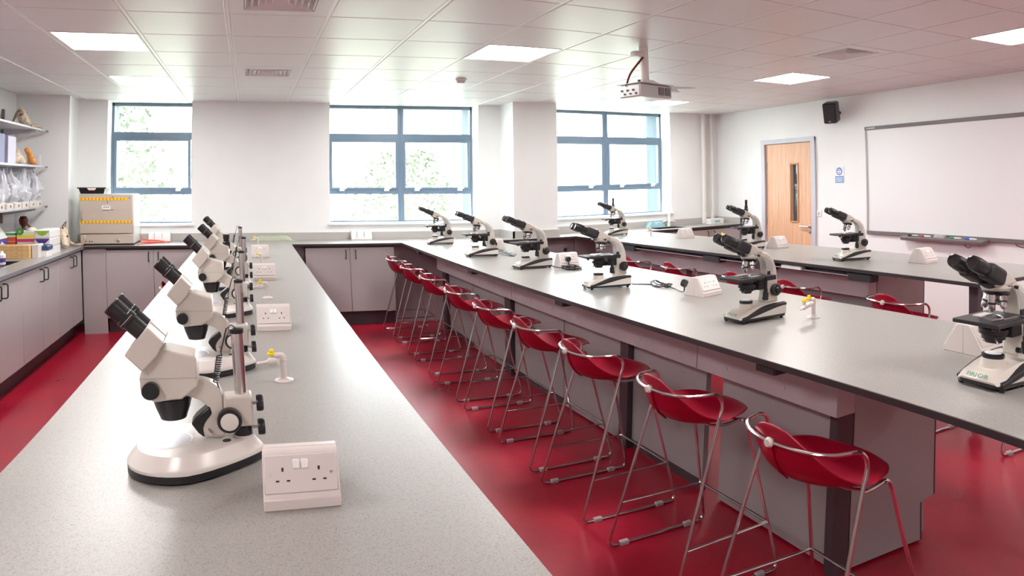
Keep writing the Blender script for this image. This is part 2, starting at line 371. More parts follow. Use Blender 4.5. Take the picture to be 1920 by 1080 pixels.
for (i, j), lab in zip(VENTS, VL):
    x0, x1, y0, y1 = cell(i, j); p = ((x0 + x1) / 2, (y0 + y1) / 2, ZC)
    if V0 is None: V0 = make_vent(); V0.location = p; tag(V0, lab, 'ceiling vent', 'louvred ceiling vents')
    else: dup(V0, p, 0, lab)
t = thing('smoke_detector', 'small round white smoke detector on the ceiling above the middle window', 'smoke detector', (1.945, 6.07, ZC - .001))
MB().lathe([(.052, 0), (.052, -.012), (.045, -.018)], n=28).build('base', 'white', t)
MB().lathe([(.040, -.018), (.040, -.032), (.030, -.042), (0, -.044)], n=28).build('sensor', 'sock', t)

# ------------------------------------------------------------------ windows
def window(n, x0, x1, mull, latches):
    t = thing('window_%d' % n, None, None, ((x0 + x1) / 2, YG, 1.13), kind='structure'); cx = (x0 + x1) / 2
    zf = lambda z: z - 1.13
    f = MB().use('frameblue'); w_ = .04; xs = [x0 - cx, x1 - cx]
    Z0, Z1 = zf(1.118), zf(2.548)
    f.box(xs[0] - .02, xs[0] + .03, 0, .075, Z0, Z1).box(xs[1] - .025, xs[1] + .02, 0, .075, Z0, Z1)
    f.box(xs[0], xs[1], 0, .074, zf(2.512), Z1).box(xs[0], xs[1], .001, .0745, Z0, zf(1.147))
    f.box(xs[0], xs[1], .002, .073, zf(2.120), zf(2.205)).box(xs[0], xs[1], .002, .073, zf(1.467), zf(1.54))
    panes = [(xs[0], xs[1])]
    if mull is not None:
        m = mull - cx; f.box(m - .04, m + .04, -.004, .076, Z0, Z1); f.box(m - .006, m + .006, -.010, .0, Z0, Z1); panes = [(xs[0], m), (m, xs[1])]
    f.build('window_frame', parent=t, bevel=.003, seg=1)
    for a, c in panes:
        s = MB().use('frameblue')
        a2, c2 = a + .035, c - .035
        s.box(a2, a2 + .03, -.012, .05, zf(1.525), zf(2.125)).box(c2 - .03, c2, -.012, .05, zf(1.525), zf(2.125)).box(a2, c2, -.011, .05, zf(2.10), zf(2.125)).box(a2, c2, -.011, .05, zf(1.525), zf(1.55))
        s.build('sash', parent=t, bevel=.003, seg=1)
        for q0, q1 in ((2.205, 2.512), (1.55, 2.10), (1.147, 1.467)):
            MB().box(a + .03, c - .03, .03, .036, zf(q0) - .002, zf(q1) + .002).build('pane', 'glass', t, smooth=0)
    for lx in latches:
        l = MB().use('white').box(lx - cx - .035, lx - cx + .03, -.03, -.012, zf(1.505), zf(1.53)).box(lx - cx - .01, lx - cx + .05, -.04, -.028, zf(1.53), zf(1.548)).box(lx - cx - .03, lx - cx - .005, -.035, -.012, zf(1.53), zf(1.555))
        l.build('window_latch', parent=t, bevel=.003, seg=1)
    s = MB().box(x0 - cx - (.0 if n != 2 else .03), x1 - cx + .03, YB - YG - .03, .0, zf(1.106), zf(1.13)); s.build('window_sill', 'sill', t, bevel=.004)
    return t
window(1, -1.71, -0.72, None, [-0.90])
window(2, 0.955, 2.83, 1.893, [1.14, 1.71, 2.10, 2.66])
window(3, 3.79, 5.70, 4.747, [4.5, 5.0, 5.53])

# ------------------------------------------------------------------ outside
struct(MB().box(-40, 60, YO, 80, -.6, -.5).build('ground', 'lawn', smooth=0))
random.seed(3)
def tree(x, y, h, r, label, group='trees outside the windows', nl=1500):
    t = thing('tree', label, 'tree', (x, y, -.5), 0, group)
    MB().tube([(0, 0, 0), (.05, 0, h * .35), (-.05, .1, h * .8)], [.16, .12, .04], 8).build('trunk', 'bark', t)
    f = MB()
    for k in range(nl):
        a = random.uniform(0, 2 * PI); u = random.random(); zz = h * (.22 + .78 * u); rr = r * (1.1 - .75 * u) * (.35 + .65 * random.random() ** .5) * (1 + .25 * math.sin(5 * a + 9 * u))
        p = Vector((rr * math.cos(a), rr * math.sin(a), zz)); s = random.uniform(.05, .13)
        m = Matrix.Rotation(random.uniform(0, 6.3), 3, Vector((random.uniform(-1, 1), random.uniform(-1, 1), random.uniform(-1, 1))).normalized())
        f.add([p + m @ Vector(q) for q in ((-s, 0, 0), (0, -s * .5, .01), (s, 0, 0), (0, s * .5, .01))], [(0, 1, 2, 3)])
    f.build('crown', 'leaf', t, smooth=0)
tree(-3.2, 14.5, 4.6, 1.7, 'leafy tree outside the left window, filling its left side', nl=2200)
tree(.25, 17.0, 3.1, 1.2, 'lower bushy tree outside the left window, right of the tall one', nl=1500)
tree(4.3, 18.5, 3.0, 1.9, 'pale bushy tree outside the middle window', nl=1500)

# ------------------------------------------------------------------ door, board, wall things (right wall)
t = thing('door_1', None, None, (XR, (DY0 + DY1) / 2, 0), kind='structure'); cy = (DY0 + DY1) / 2; hw = (DY1 - DY0) / 2
f = MB().use('doorframe')
f.box(-.025, .12, -hw, -hw + .075, 0, DZ).box(-.025, .12, hw - .075, hw, 0, DZ).box(-.0245, .12, -hw, hw, DZ - .06, DZ)
f.build('door_frame', parent=t, bevel=.003, seg=1)
L0y, L1y = -hw + .08, hw - .08
vy0, vy1, vz0, vz1 = 6.42 - cy, 6.545 - cy, 1.01, 1.755
lf = MB().use('wood').box(.01, .055, L0y, vy0, .01, DZ - .064).box(.01, .055, vy1, L1y, .01, DZ - .064).box(.01, .055, vy0, vy1, .01, vz0).box(.01, .055, vy0, vy1, vz1, DZ - .064)
leaf = lf.build('door_leaf', parent=t, smooth=0)
l2 = MB().use('woodlip')
for a in ((vy0 - .02, vy0, vz0 - .02, vz1 + .02), (vy1, vy1 + .02, vz0 - .02, vz1 + .02), (vy0, vy1, vz0 - .02, vz0), (vy0, vy1, vz1, vz1 + .02)): l2.box(-.002, .06, *a)
l2.build('glazing_bead', parent=leaf, bevel=.003, seg=1)
MB().box(.03, .036, vy0, vy1, vz0, vz1).build('vision_pane', 'glass', leaf, smooth=0)
h = MB().use('steel').lathe([(.026, 0), (.026, -.008)], (.012, 6.19 - cy, .945), (1, 0, 0)).tube(smoothpath([(.01, 6.19 - cy, .945), (-.045, 6.19 - cy, .945), (-.045, 6.34 - cy, .945)], .015), .010, 10)
h.build('door_handle', parent=leaf)
MB().use('steel').lathe([(.024, 0), (.024, -.008)], (.012, 6.19 - cy, .872), (1, 0, 0)).use('hole').box(.0, .003, 6.185 - cy, 6.195 - cy, .86, .884).build('lock_plate', parent=leaf)
for z in (1.75, 1.0, .25): MB().box(-.004, .012, L1y - .012, L1y + .012, z - .05, z + .05).build('hinge', 'steel', leaf, bevel=.002, seg=1)

t = thing('interactive_whiteboard', 'large white interactive board with dark frame on the right wall', 'whiteboard', (XR, 4.05, .9))
y0, y1, z0, z1 = 2.88 - 4.05, 5.215 - 4.05, 0, 1.255
MB().box(-.03, -.0, y0 + .02, y1 - .02, z0 + .02, z1 - .03).build('board_panel', 'board', t, smooth=0)
MB().box(-.042, .0, y0, y1, z1 - .042, z1).build('top_rail', 'bframe', t, bevel=.004)
MB().box(-.042, .0, y0, y1, z0, z0 + .042).build('bottom_rail', 'bframe', t, bevel=.004)
for a in (y0, y1 - .025): MB().box(-.04, -.001, a, a + .025, z0 + .001, z1 - .001).build('side_rail', 'bframe2', t, bevel=.004)
lg = MB().use('white')
for k, wdt in enumerate((.014, .012, .018, .012, .012, .02)): lg.box(-.0435, -.041, y1 - .035 - .02 * k - wdt * .8, y1 - .035 - .02 * k, z1 - .030 + (k % 2) * .003, z1 - .014)
lg.build('maker_mark', parent=t, smooth=0)
MB().tube(catmull([(-.02, 3.42 - 4.05, .01), (-.03, 3.40 - 4.05, -.02), (-.035, 3.32 - 4.05, -.035), (-.03, 3.2 - 4.05, -.03), (-.02, 3.1 - 4.05, .01)]), .004, 6).build('cable', 'blackm', t)
t = thing('pen_tray', 'dark grey pen tray fixed below the whiteboard', 'pen tray', (XR, 4.17, .865))
MB().loft([[(-.045, -.49, .0), (-.12, -.47, .0), (-.12, .50, .0), (-.045, .51, .0)], [(-.043, -.5, .045), (-.13, -.48, .03), (-.13, .50, .03), (-.043, .52, .045)], [(-.043, -.5, .058), (-.13, -.48, .04), (-.13, .50, .04), (-.043, .52, .058)]]).build('tray', 'bframe', t, bevel=.006)
MB().tube(catmull([(-.08, -.26, .002), (-.085, -.28, -.03), (-.08, -.31, -.035), (-.08, -.35, .002)]), .003, 6).build('hook', 'blackm', t)
def pen(mkey, y, lab, name='marker_pen', cat='marker pen'):
    t = thing(name, lab, cat, (XR - .09, y, .921), 0, 'pens in the tray under the whiteboard' if name == 'marker_pen' else None)
    MB().lathe([(.004, -.062), (.009, -.055), (.010, .03), (.010, .062), (.0, .063)], (0, 0, 0), (0, 1, 0), 12).build('barrel', 'white' if mkey != 'black' else 'steel', t)
    MB().lathe([(.0112, .015), (.0112, .064), (.0, .066)], (0, 0, 0), (0, 1, 0), 12).build('cap', mkey, t)
M['penred'] = mat('pen_red', (.6, .05, .08), .4); M['pengreen'] = mat('pen_green', (.02, .36, .15), .4); M['penblue'] = mat('pen_blue', (.03, .10, .55), .4)
pen('black', 4.52, 'black marker pen at the left end of the whiteboard tray'); pen('penred', 4.36, 'red marker pen in the whiteboard tray')
pen('pengreen', 4.0, 'green marker pen in the whiteboard tray'); pen('penblue', 3.83, 'blue marker pen at the right end of the whiteboard tray')
tag(MB().cbox(XR - .125, XR - .055, 4.12, 4.25, .908, .945, .012).build('board_eraser', 'bframe2', bevel=.004), 'grey board eraser between the red and green pens', 'eraser')

t = thing('wall_loudspeaker', 'black loudspeaker mounted high on the right wall above the door', 'loudspeaker', (6.43, 5.62, 2.36), math.radians(25))
R = Matrix.Rotation(math.radians(-14), 3, 'Y')
bx = MB().box(-.10, .10, -.085, .085, -.125, .125, R); bx.build('cabinet', 'black', t, bevel=.025, seg=3)
MB().box(-.112, -.1, -.075, .075, -.115, .115, R).build('grille', 'blackm', t, bevel=.01)
MB().box(-.1145, -.111, -.012, .012, -.10, -.09, R).build('badge', 'steel', t, smooth=0)
MB().tube([(.08, -.03, 0), (.15, -.07, 0)], .02, 10).build('bracket', 'black', t)

t = thing('safety_sign', 'small white sign with blue round symbol between door and whiteboard', 'sign', (XR - .001, 5.665, 1.6))
MB().box(-.004, 0, -.075, .075, -.105, .105).build('sign_panel', 'white', t, smooth=0)
MB().box(-.0055, -.004, -.068, .068, -.095, -.015).build('text_panel', 'blue', t, smooth=0)
for z in (-.035, -.055, -.075): MB().box(-.0065, -.0055, -.058, .058, z - .004, z + .005).build('text_line', 'white', t, smooth=0)
MB().lathe([(.048, 0), (.048, .0015)], (-.004, 0, .045), (-1, 0, 0), 28).build('round_symbol', 'blue', t)
MB().use('white').lathe([(.030, 0), (.030, .001)], (-.0055, 0, .042), (-1, 0, 0), 20).use('blue').box(-.0078, -.0064, -.022, .022, .050, .062).lathe([(.010, 0), (.010, .001)], (-.0064, 0, .028), (-1, 0, 0), 14).build('face_symbol', parent=t, smooth=0)
t = thing('light_switch', 'white light switch plate on the wall beside the door handle', 'light switch', (XR, 6.02, 1.12))
MB().box(-.010, 0, -.043, .043, -.043, .043).build('plate', 'white', t, bevel=.004)
MB().box(-.015, -.009, -.012, .012, -.02, .02).build('rocker', 'sock', t, bevel=.002)

# pipes in the right corner
for k, (x, lab) in enumerate(((6.275, 'thicker white pipe with a collar in the far right corner'), (6.44, 'thinner white pipe tight in the far right corner'))):
    t = thing('heating_pipe', lab, 'pipe', (x, YB - .06, ZT), 0, 'pipes in the far right corner'); r = .034 if k == 0 else .026
    MB().lathe([(r, 0), (r, ZC - ZT)], n=18).build('pipe', 'pipe', t)
    MB().lathe([(r + .005, .0), (r + .005, .15), (r + .001, .16)], n=18).build('collar', 'pipe', t)

# ------------------------------------------------------------------ worktops
def slab(name, pts, label, key='top', edge='edge', z1=ZT, th=.025, parent=None, holes=None):
    b = MB().use(edge); z0 = z1 - th
    b.loft([[(x, y, z0) for x, y in pts], [(x, y, z1 - .003) for x, y in pts]], (True, False))
    b.use(key); b.loft([[(x, y, z1 - .003) for x, y in pts], [(x, y, z1) for x, y in pts]], (False, True))
    o = b.build(name, parent=parent, smooth=0)
    if label: tag(o, label, 'worktop')
    return o
BT1 = slab('bench_worktop', [(-.594, .25), (.438, .25), (.438, 7.53), (-.594, 7.53)], 'long pale grey speckled worktop of the left bench carrying the stereo microscopes')
BT2 = slab('bench_worktop', [(1.697, .35), (2.775, .35), (2.775, 7.53), (1.697, 7.53)], 'long pale grey speckled worktop of the middle bench with six biological microscopes')
BT3 = slab('bench_worktop', [(3.85, 2.2), (4.87, 2.2), (4.87, 7.53), (3.85, 7.53)], 'pale grey speckled worktop of the right bench in front of the door')
# back worktop runs wall to wall round the column
SX0, SX1, SY0, SY1 = 5.17, 5.66, 7.66, 7.98
b = MB()
def slabpart(b, x0, x1, y0, y1, key='top', edge='edge', front=True, th=.025):
    b.use(edge).box(x0, x1, y0, y1, ZT - th, ZT - .003); b.use(key).box(x0, x1, y0, y1, ZT - .003, ZT)
for a in ((-1.83, 3.11, 7.53, YB), (3.11, 3.68, 7.53, 7.70), (3.68, SX0, 7.53, YB), (SX0, SX1, 7.53, SY0), (SX0, SX1, SY1, YB), (SX1, XR, 7.53, YB)): slabpart(b, *a)
bw = b.build('back_worktop', smooth=0); tag(bw, 'pale speckled worktop running along the window wall', 'worktop')
b = MB().use('upstand'); u = .02
for a in ((-2.04, 3.11, YB - u, YB), (3.11 - u, 3.11, 7.70 - u, YB), (3.11 - u, 3.68 + u, 7.70 - u, 7.70), (3.68, 3.68 + u, 7.70, YB), (3.68, XR, YB - u, YB), (XR - u, XR, 7.53, YB)): b.box(*a, ZT, ZT + .085)
b.build('upstand', parent=bw, smooth=0)
MB().box(SX0, SX1, SY0, SY1, ZT - .16, ZT - .15).box(SX0, SX0 + .008, SY0, SY1, ZT - .15, ZT - .002).box(SX1 - .008, SX1, SY0, SY1, ZT - .15, ZT - .002).box(SX0, SX1, SY0, SY0 + .008, ZT - .15, ZT - .002).box(SX0, SX1, SY1 - .008, SY1, ZT - .15, ZT - .002).build('sink', 'blackm', bw, smooth=0)
MB().box(XR - .045, XR - .02, 7.53, 7.56, ZT - .07, ZT + .09).build('end_bracket', 'edge', bw, smooth=0)
LX0, LX1, LY0, LY1 = -2.42, -2.03, 5.55, 6.22
b = MB()
for a in ((XL, -1.83, 2.0, LY0), (XL, LX0, LY0, LY1), (LX1, -1.83, LY0, LY1), (XL, -1.83, LY1, 7.75), (-2.045, -1.83, 7.75, YB)): slabpart(b, *a, key='top2', edge='edge2', th=.03)
sw = b.build('side_worktop', smooth=0); tag(sw, 'darker grey worktop along the left wall under the shelves', 'worktop')
MB().box(LX0, LX1, LY0, LY1, ZT - .2, ZT - .19).box(LX0, LX0 + .008, LY0, LY1, ZT - .19, ZT - .002).box(LX1 - .008, LX1, LY0, LY1, ZT - .19, ZT - .002).box(LX0, LX1, LY0, LY0 + .008, ZT - .19, ZT - .002).box(LX0, LX1, LY1 - .008, LY1, ZT - .19, ZT - .002).build('sink', 'blackm', sw, smooth=0)
MB().box(XL, XL + .02, 2.0, 7.75, ZT, ZT + .085).box(XL, -2.045, 7.73, 7.75, ZT, ZT + .085).build('upstand', 'upstand', sw, smooth=0)

# ------------------------------------------------------------------ cabinets
def d_handle(parent, at, nrm, z0, z1):
    n = Vector(nrm); a = Vector(at)
    MB().tube(smoothpath([a + Vector((0, 0, z0)), a + n * .035 + Vector((0, 0, z0)), a + n * .035 + Vector((0, 0, z1)), a + Vector((0, 0, z1))], .018), .0055, 8).build('handle', 'handle', parent)
ZD0, ZD1 = .165, .888
def cabinet(label, face, lo, hi, depth, doors, handles, group, name='base_cabinet', x_or_y=0):
    """face 'y': doors face -y at y=x_or_y ; face 'x': doors face +x at x=x_or_y"""
    t = thing(name, label, 'cabinet', ((lo + hi) / 2, x_or_y, 0) if face == 'y' else (x_or_y, (lo + hi) / 2, 0), 0, group); h = (hi - lo) / 2; c = (lo + hi) / 2
    if face == 'y':
        MB().box(-h + .001, h - .001, .02, depth, ZD0, .912).build('body', 'carcass', t, smooth=0)
        MB().box(-h + .001, h - .001, .07, depth, 0, ZD0).build('plinth', 'plinth', t, smooth=0)
    else:
        MB().box(-depth, -.02, -h + .001, h - .001, ZD0, .906).build('body', 'carcass', t, smooth=0)
        MB().box(-depth, -.09, -h + .001, h - .001, 0, ZD0).build('plinth', 'plinth', t, smooth=0)
    for (a, b_), hd in zip(doors, handles):
        if face == 'y':
            d = MB().box(a - c + .002, b_ - c - .002, 0, .019, ZD0, ZD1).build('door', 'cab', t, bevel=.0015, seg=1)
            if hd is not None: d_handle(d, (hd - c, 0, 0), (0, -1, 0), .765, .865)
        else:
            d = MB().box(-.019, 0, a - c + .002, b_ - c - .002, ZD0, ZD1).build('door', 'cab', t, bevel=.0015, seg=1)
            if hd is not None: d_handle(d, (0, hd - c, 0), (1, 0, 0), .765, .87)
    return t
G1 = 'cupboards under the window worktop'; G2 = 'cupboards under the left wall worktop'
cabinet('pale double-door cupboard under the incubator and left window', 'y', -1.61, -.59, .5, [(-1.61, -1.10), (-1.10, -.59)], [-1.15, -1.045], G1, x_or_y=7.56)
cabinet('pale double-door cupboard in the corner between left and middle benches', 'y', .59, 1.61, .5, [(.59, 1.10), (1.10, 1.61)], [1.05, 1.16], G1, x_or_y=7.56)
cabinet('pale double-door cupboard under the sink at far right', 'y', 5.0, 6.0, .5, [(5.0, 5.5), (5.5, 6.0)], [None, 5.93], G1, x_or_y=7.56)
cabinet('narrow pale single-door cupboard at the right end of the window worktop', 'y', 6.0, 6.55, .5, [(6.0, 6.55)], [6.05], G1, x_or_y=7.56)
tag(MB().box(-1.855, -1.612, 7.565, 7.585, 0, .905).build('filler_panel', 'cab', smooth=0), 'plain pale panel down to the floor left of the incubator cupboard', 'panel')
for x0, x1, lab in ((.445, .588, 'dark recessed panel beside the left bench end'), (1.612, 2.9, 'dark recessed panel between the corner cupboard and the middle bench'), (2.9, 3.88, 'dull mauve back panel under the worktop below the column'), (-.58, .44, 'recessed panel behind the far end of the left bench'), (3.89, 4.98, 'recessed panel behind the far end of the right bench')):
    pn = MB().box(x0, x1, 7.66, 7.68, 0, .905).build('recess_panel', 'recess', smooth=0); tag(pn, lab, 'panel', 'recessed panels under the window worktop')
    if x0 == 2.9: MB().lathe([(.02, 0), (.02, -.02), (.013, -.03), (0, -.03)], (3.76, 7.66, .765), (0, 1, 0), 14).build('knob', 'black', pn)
ed = [3.85, 4.32, 4.79, 5.25, 5.72, 6.20, 6.68, 7.15, 7.53]
labs = ['pale double-door cupboard at the near end of the left wall run', 'pale double-door cupboard below the sink on the left wall run', 'pale double-door cupboard in the middle of the left wall run', 'pale double-door cupboard at the far end of the left wall run']
for k in range(4):
    a, m, c = ed[2 * k], ed[2 * k + 1], ed[2 * k + 2]
    cabinet(labs[k] if k != 1 else 'pale double-door cupboard cut by the left edge, below the sink', 'x', a, c, .6, [(a, m), (m, c)], [m - .06, m + .06], G2, x_or_y=-1.86)

# ------------------------------------------------------------------ under-bench structure
def under(xf, xbk, ylist, label_base, yend, group):
    for (y0, y1, kind, lab) in ylist:
        t = thing('bench_cabinet', lab, 'cabinet', ((xf + xbk) / 2, (y0 + y1) / 2, 0), 0, group); hx, hy = (xbk - xf) / 2, (y1 - y0) / 2
        zb = 0.0 if kind == 'floor' else .12
        if kind == 'toe':
            MB().box(-hx, -hx + .03, -hy + .001, hy - .001, .06, .905).build('side_panel', 'cab_shaded', t, smooth=0)
            MB().box(-hx + .01, -hx + .024, -hy + .001, hy - .001, 0, .06).build('plinth', 'plinth', t, smooth=0); continue
        MB().box(-hx + .012, hx - .012, -hy, hy, zb if zb else .012, .90).build('body', 'cab_shaded', t, smooth=0)
        MB().box(-hx, -hx + .012, -hy + .001, hy - .001, zb if zb else .012, .905).build('side_panel', 'cab_shaded', t, smooth=0)
        MB().box(hx - .012, hx, -hy + .001, hy - .001, .19, .90).build('front_panel', 'cab_shaded', t, smooth=0)
        MB().box(-hx + .02, hx - .09, -hy + .005, hy - .005, 0, zb if zb else .012).build('plinth', 'plinth', t, smooth=0)
G3 = 'cupboard blocks under the middle bench'; G4 = 'cupboard blocks under the right bench'; G5 = 'cupboard blocks under the left bench'
under(2.06, 2.66, [(1.76, 2.47, 'floor', 'nearest cupboard block under the middle bench, beside the closest stool'), (2.60, 3.29, 'toe', 'pale front panel under the middle bench, behind the second and third stools'), (3.39, 4.20, 'floor', 'third cupboard block under the middle bench'),
                   (4.21, 5.11, 'toe', 'pale front panel under the middle bench, behind the fifth stool'), (5.25, 6.15, 'floor', 'fifth cupboard block under the middle bench'), (6.16, 6.93, 'toe', 'farthest pale front panel under the middle bench')], '', 0, G3)
under(4.2, 4.8, [(3.27, 4.4, 'floor', 'nearest cupboard block under the right bench'), (4.5, 5.6, 'floor', 'middle cupboard block under the right bench'), (5.7, 6.9, 'floor', 'farthest cupboard block under the right bench')], '', 0, G4)
under(-.12, .34, [(.9, 3.0, 'floor', 'nearest cupboard block under the left bench'), (3.1, 5.2, 'floor', 'middle cupboard block under the left bench'), (5.3, 7.4, 'floor', 'farthest cupboard block under the left bench')], '', 0, G5)
# end panel with toe notch on the middle bench
t = thing('end_panel', 'notched pale end panel closing the near end of the middle bench cupboards', 'panel', (2.36, 1.74, 0))
MB().prism([(-.24, .012), (.21, .012), (.21, .175), (.30, .19), (.30, .905), (-.24, .905)], -.018, .018).build('panel', 'cab_shaded', t, smooth=0)
MB().box(.30, .308, -.019, .0185, .19, .905).box(.21, .218, -.019, .0185, .012, .175).build('edging', 'edge', t, smooth=0)
t = thing('end_panel', 'mauve end panel closing the near end of the right bench cupboards', 'panel', (4.5, 3.25, 0))
MB().box(-.30, .30, -.018, .018, .012, .905).build('panel', 'trunk', t, smooth=0)
MB().box(.30, .308, -.019, .0185, .012, .905).build('edging', 'edge', t, smooth=0)
for k, (y0, y1, lab) in enumerate(((1.722, 1.76, 'black upright post at the near corner under the middle bench'), (3.295, 3.385, 'black upright post under the middle bench behind the third stool'), (5.12, 5.245, 'black upright post under the middle bench behind the sixth stool'), (6.94, 7.06, 'farthest black upright post under the middle bench'))):
    x1 = 2.125 if k == 0 else 2.10
    tag(MB().box(2.025, x1, y0, y1, 0, .905).build('bench_post', 'plinth', smooth=0), lab, 'post', 'black posts under the middle bench')
t = thing('service_duct', 'long pale boxed duct under the front edge of the middle bench', 'duct', (1.95, 4.5, .695))
for a_, b_ in ((1.665, 2.54), (2.545, 4.9), (4.905, 7.0)): MB().box(0, .105, a_ - 4.5, b_ - 4.5, 0, .215).build('duct_panel', 'trunk', t, bevel=.0015, seg=1)
for k in range(14): MB().lathe([(.009, 0), (.009, .003)], (0, 1.95 - 4.5 + k * .37, .05), (-1, 0, 0), 12).build('screw_cap', 'cab', t)
t = thing('service_duct', 'long pale boxed duct under the front edge of the right bench', 'duct', (4.1, 5.1, .69))
MB().box(0, .095, 3.235 - 5.1, 7.4 - 5.1, 0, .17).build('duct_panel', 'trunk_lit', t, bevel=.0015, seg=1)
MB().use('trunk').box(.07, .09, 3.3 - 5.1, 7.2 - 5.1, .17, .215).build('duct_upper', parent=t, smooth=0)
for k, y in enumerate((1.82, 3.58, 5.20, 6.90)):
    tag(MB().cbox(1.715, 1.80, y - .055, y + .055, .880, .9125, .008).build('worktop_clip', 'blackm', smooth=0), ['nearest black block under the middle bench edge', 'second black block under the middle bench edge', 'third black block under the middle bench edge', 'farthest black block under the middle bench edge'][k], 'bracket', 'black blocks under the middle bench edge')
t = thing('cable_tray', 'dark cable tray hung under the front edge of the right bench', 'cable tray', (3.93, 4.9, .85))
MB().use('recess').box(-.05, .05, 3.05 - 4.9, 6.95 - 4.9, .018, .024).box(-.05, -.044, 3.05 - 4.9, 6.95 - 4.9, .018, .034).box(.044, .05, 3.05 - 4.9, 6.95 - 4.9, .018, .045).build('tray', parent=t, smooth=0)
for k, (ya, yb) in enumerate(((3.03, 3.25), (4.05, 4.25), (4.75, 5.0), (6.2, 6.5))): MB().cbox(-.065, .03, ya - 4.9, yb - 4.9, .0, .06, .01).build('junction_box', 'blackm', t)
MB().cbox(-.062, .0, 3.72 - 4.9, 3.95 - 4.9, .026, .055, .006).build('adaptor', 'white', t)
rd = random.Random(5)
MB().tube(catmull([(-.03 + rd.uniform(-.01, .03), 3.3 - 4.9 + .28 * k, .036 + rd.uniform(0, .015)) for k in range(13)], 4), .005, 6).build('cable', 'blackm', t)
for x, y, pr in ((3.96, 2.3, BT3), (4.78, 2.3, BT3), (1.8, .48, BT2), (2.65, .48, BT2), (-.5, .4, BT1), (.33, .4, BT1)):
    lg = MB().box(x - .03, x + .03, y - .03, y + .03, .04, .912).build('leg', 'plinth', pr, bevel=.003, seg=1)
    MB().lathe([(.028, 0), (.028, .012), (.012, .016), (.012, .04)], (x, y, 0), n=16).build('foot', 'chrome', lg)

# ------------------------------------------------------------------ stools
def make_stool():
    t = thing('bar_stool', '', '')
    # seat shell: profile rows (x, z, half width, edge shift x, edge lift z)
    prof = [(-.219, .862, .052, .004, -.008), (-.221, .851, .095, .020, -.024), (-.218, .824, .135, .050, -.040), (-.211, .785, .162, .085, -.045), (-.198, .742, .180, .115, -.030), (-.176, .702, .190, .135, -.005), (-.140, .672, .198, .125, .018), (-.090, .655, .203, .095, .036),
            (-.030, .648, .205, .055, .048), (.030, .650, .202, .022, .048), (.085, .660, .192, .0, .038), (.135, .675, .172, -.014, .022), (.175, .687, .145, -.022, .004), (.198, .684, .122, -.026, -.003), (.206, .675, .108, -.026, -.004)]
    nv = 16; rows = []
    for (x, z, hw, ex, ez) in prof:
        rows.append([(x + ex * (abs(v) ** 2.2), hw * v, z + ez * (abs(v) ** 2.2)) for v in [2 * j / nv - 1 for j in range(nv + 1)]])
    b = MB(); n = nv + 1; vs = [p for r in rows for p in r]; fs = [(i * n + j, i * n + j + 1, (i + 1) * n + j + 1, (i + 1) * n + j) for i in range(len(rows) - 1) for j in range(nv)]
    b.add(vs, fs); s = b.build('seat', 'red', t, smooth=180)
    sm = s.modifiers.new('solid', 'SOLIDIFY'); sm.thickness = .007; sm.offset = 0; ss = s.modifiers.new('sub', 'SUBSURF'); ss.levels = 1; ss.render_levels = 1
    MB().tube([(-.2215, 0, .815), (-.215, 0, .780), (-.202, 0, .738), (-.180, 0, .700), (-.143, 0, .668)], .0035, 6).build('seat_rib', 'red', s)
    R_ = .0068
    hoop = [(-.050, -.2125, .712), (-.038, -.211, .752), (-.044, -.208, .785), (-.072, -.205, .805), (-.115, -.198, .808), (-.160, -.178, .807), (-.203, -.115, .806), (-.224, 0, .806)]
    hoop = hoop + [(x, -y, z) for x, y, z in hoop[-2::-1]]
    MB().tube(catmull(hoop, 5), R_, 10).build('back_rail', 'chrome', t)
    MB().lathe([(.0, -.006), (.014, -.004), (.017, .006), (.012, .016), (0, .019)], (-.2235, 0, .806), (-1, 0, .0), 16).build('rail_clip', 'cream2', t)
    for sgn in (-1, 1):
        y = .24 * sgn
        MB().tube(smoothpath([(-.050, .2125 * sgn, .714), (-.062, .2135 * sgn, .670), (-.254, y, .0075), (.262, y, .0075)], .045, 6)[:-1] + [Vector((0, y, .0075))], R_, 10).build('leg', 'chrome', t)
        MB().tube(smoothpath([(0, y, .0075), (.268, y, .0075), (.118, .172 * sgn, .672), (.02, .190 * sgn, .668), (-.055, .212 * sgn, .682)], .045, 6), R_, 10).build('leg', 'chrome', t)
        MB().tube([(-.190, .232 * sgn, .212), (.220, .219 * sgn, .212)], .0055, 8).build('footrest', 'chrome', t)
        for gx in (-.17, .17): MB().cbox(gx - .022, gx + .022, y - .011, y + .011, .0, .020, .004).build('glide', 'clear', t)
    MB().tube([(.220, -.219, .214), (.220, .219, .214)], .006, 8).build('footrest', 'chrome', t)
    for q in (-.01, .085): MB().tube([(q, -.19, .668), (q, -.12, .648 + q * .1), (q, 0, .637 + q * .1), (q, .12, .648 + q * .1), (q, .19, .668)], .0055, 8).build('seat_support', 'chrome', t)
    return t
S0 = make_stool(); GS = 'red bar stools along the middle bench'
ys = [1.44, 2.108, 2.822, 3.47, 4.15, 4.83, 5.60, 6.34, 7.05]
nm = ['closest red bar stool at the middle bench, cut by the bottom edge', 'second closest red bar stool at the middle bench', 'third closest red bar stool at the middle bench', 'fourth closest red bar stool at the middle bench', 'fifth red bar stool along the middle bench, the middle one of nine',
      'sixth red bar stool from the near end of the middle bench', 'seventh red bar stool from the near end of the middle bench', 'eighth red bar stool, last but one before the corner cupboard', 'farthest red bar stool at the middle bench, beside the corner cupboard']
rs = random.Random(2)
for y, lab in zip(ys, nm):
    if S0.get('label') in (None, ''):
        S0.location = (1.62, y, 0); tag(S0, lab, 'stool', GS)
    else: dup(S0, (1.603 + .006 * y + rs.uniform(-.003, .003), y, 0), rs.uniform(-.01, .01), lab)
GS2 = 'red bar stools along the right bench'
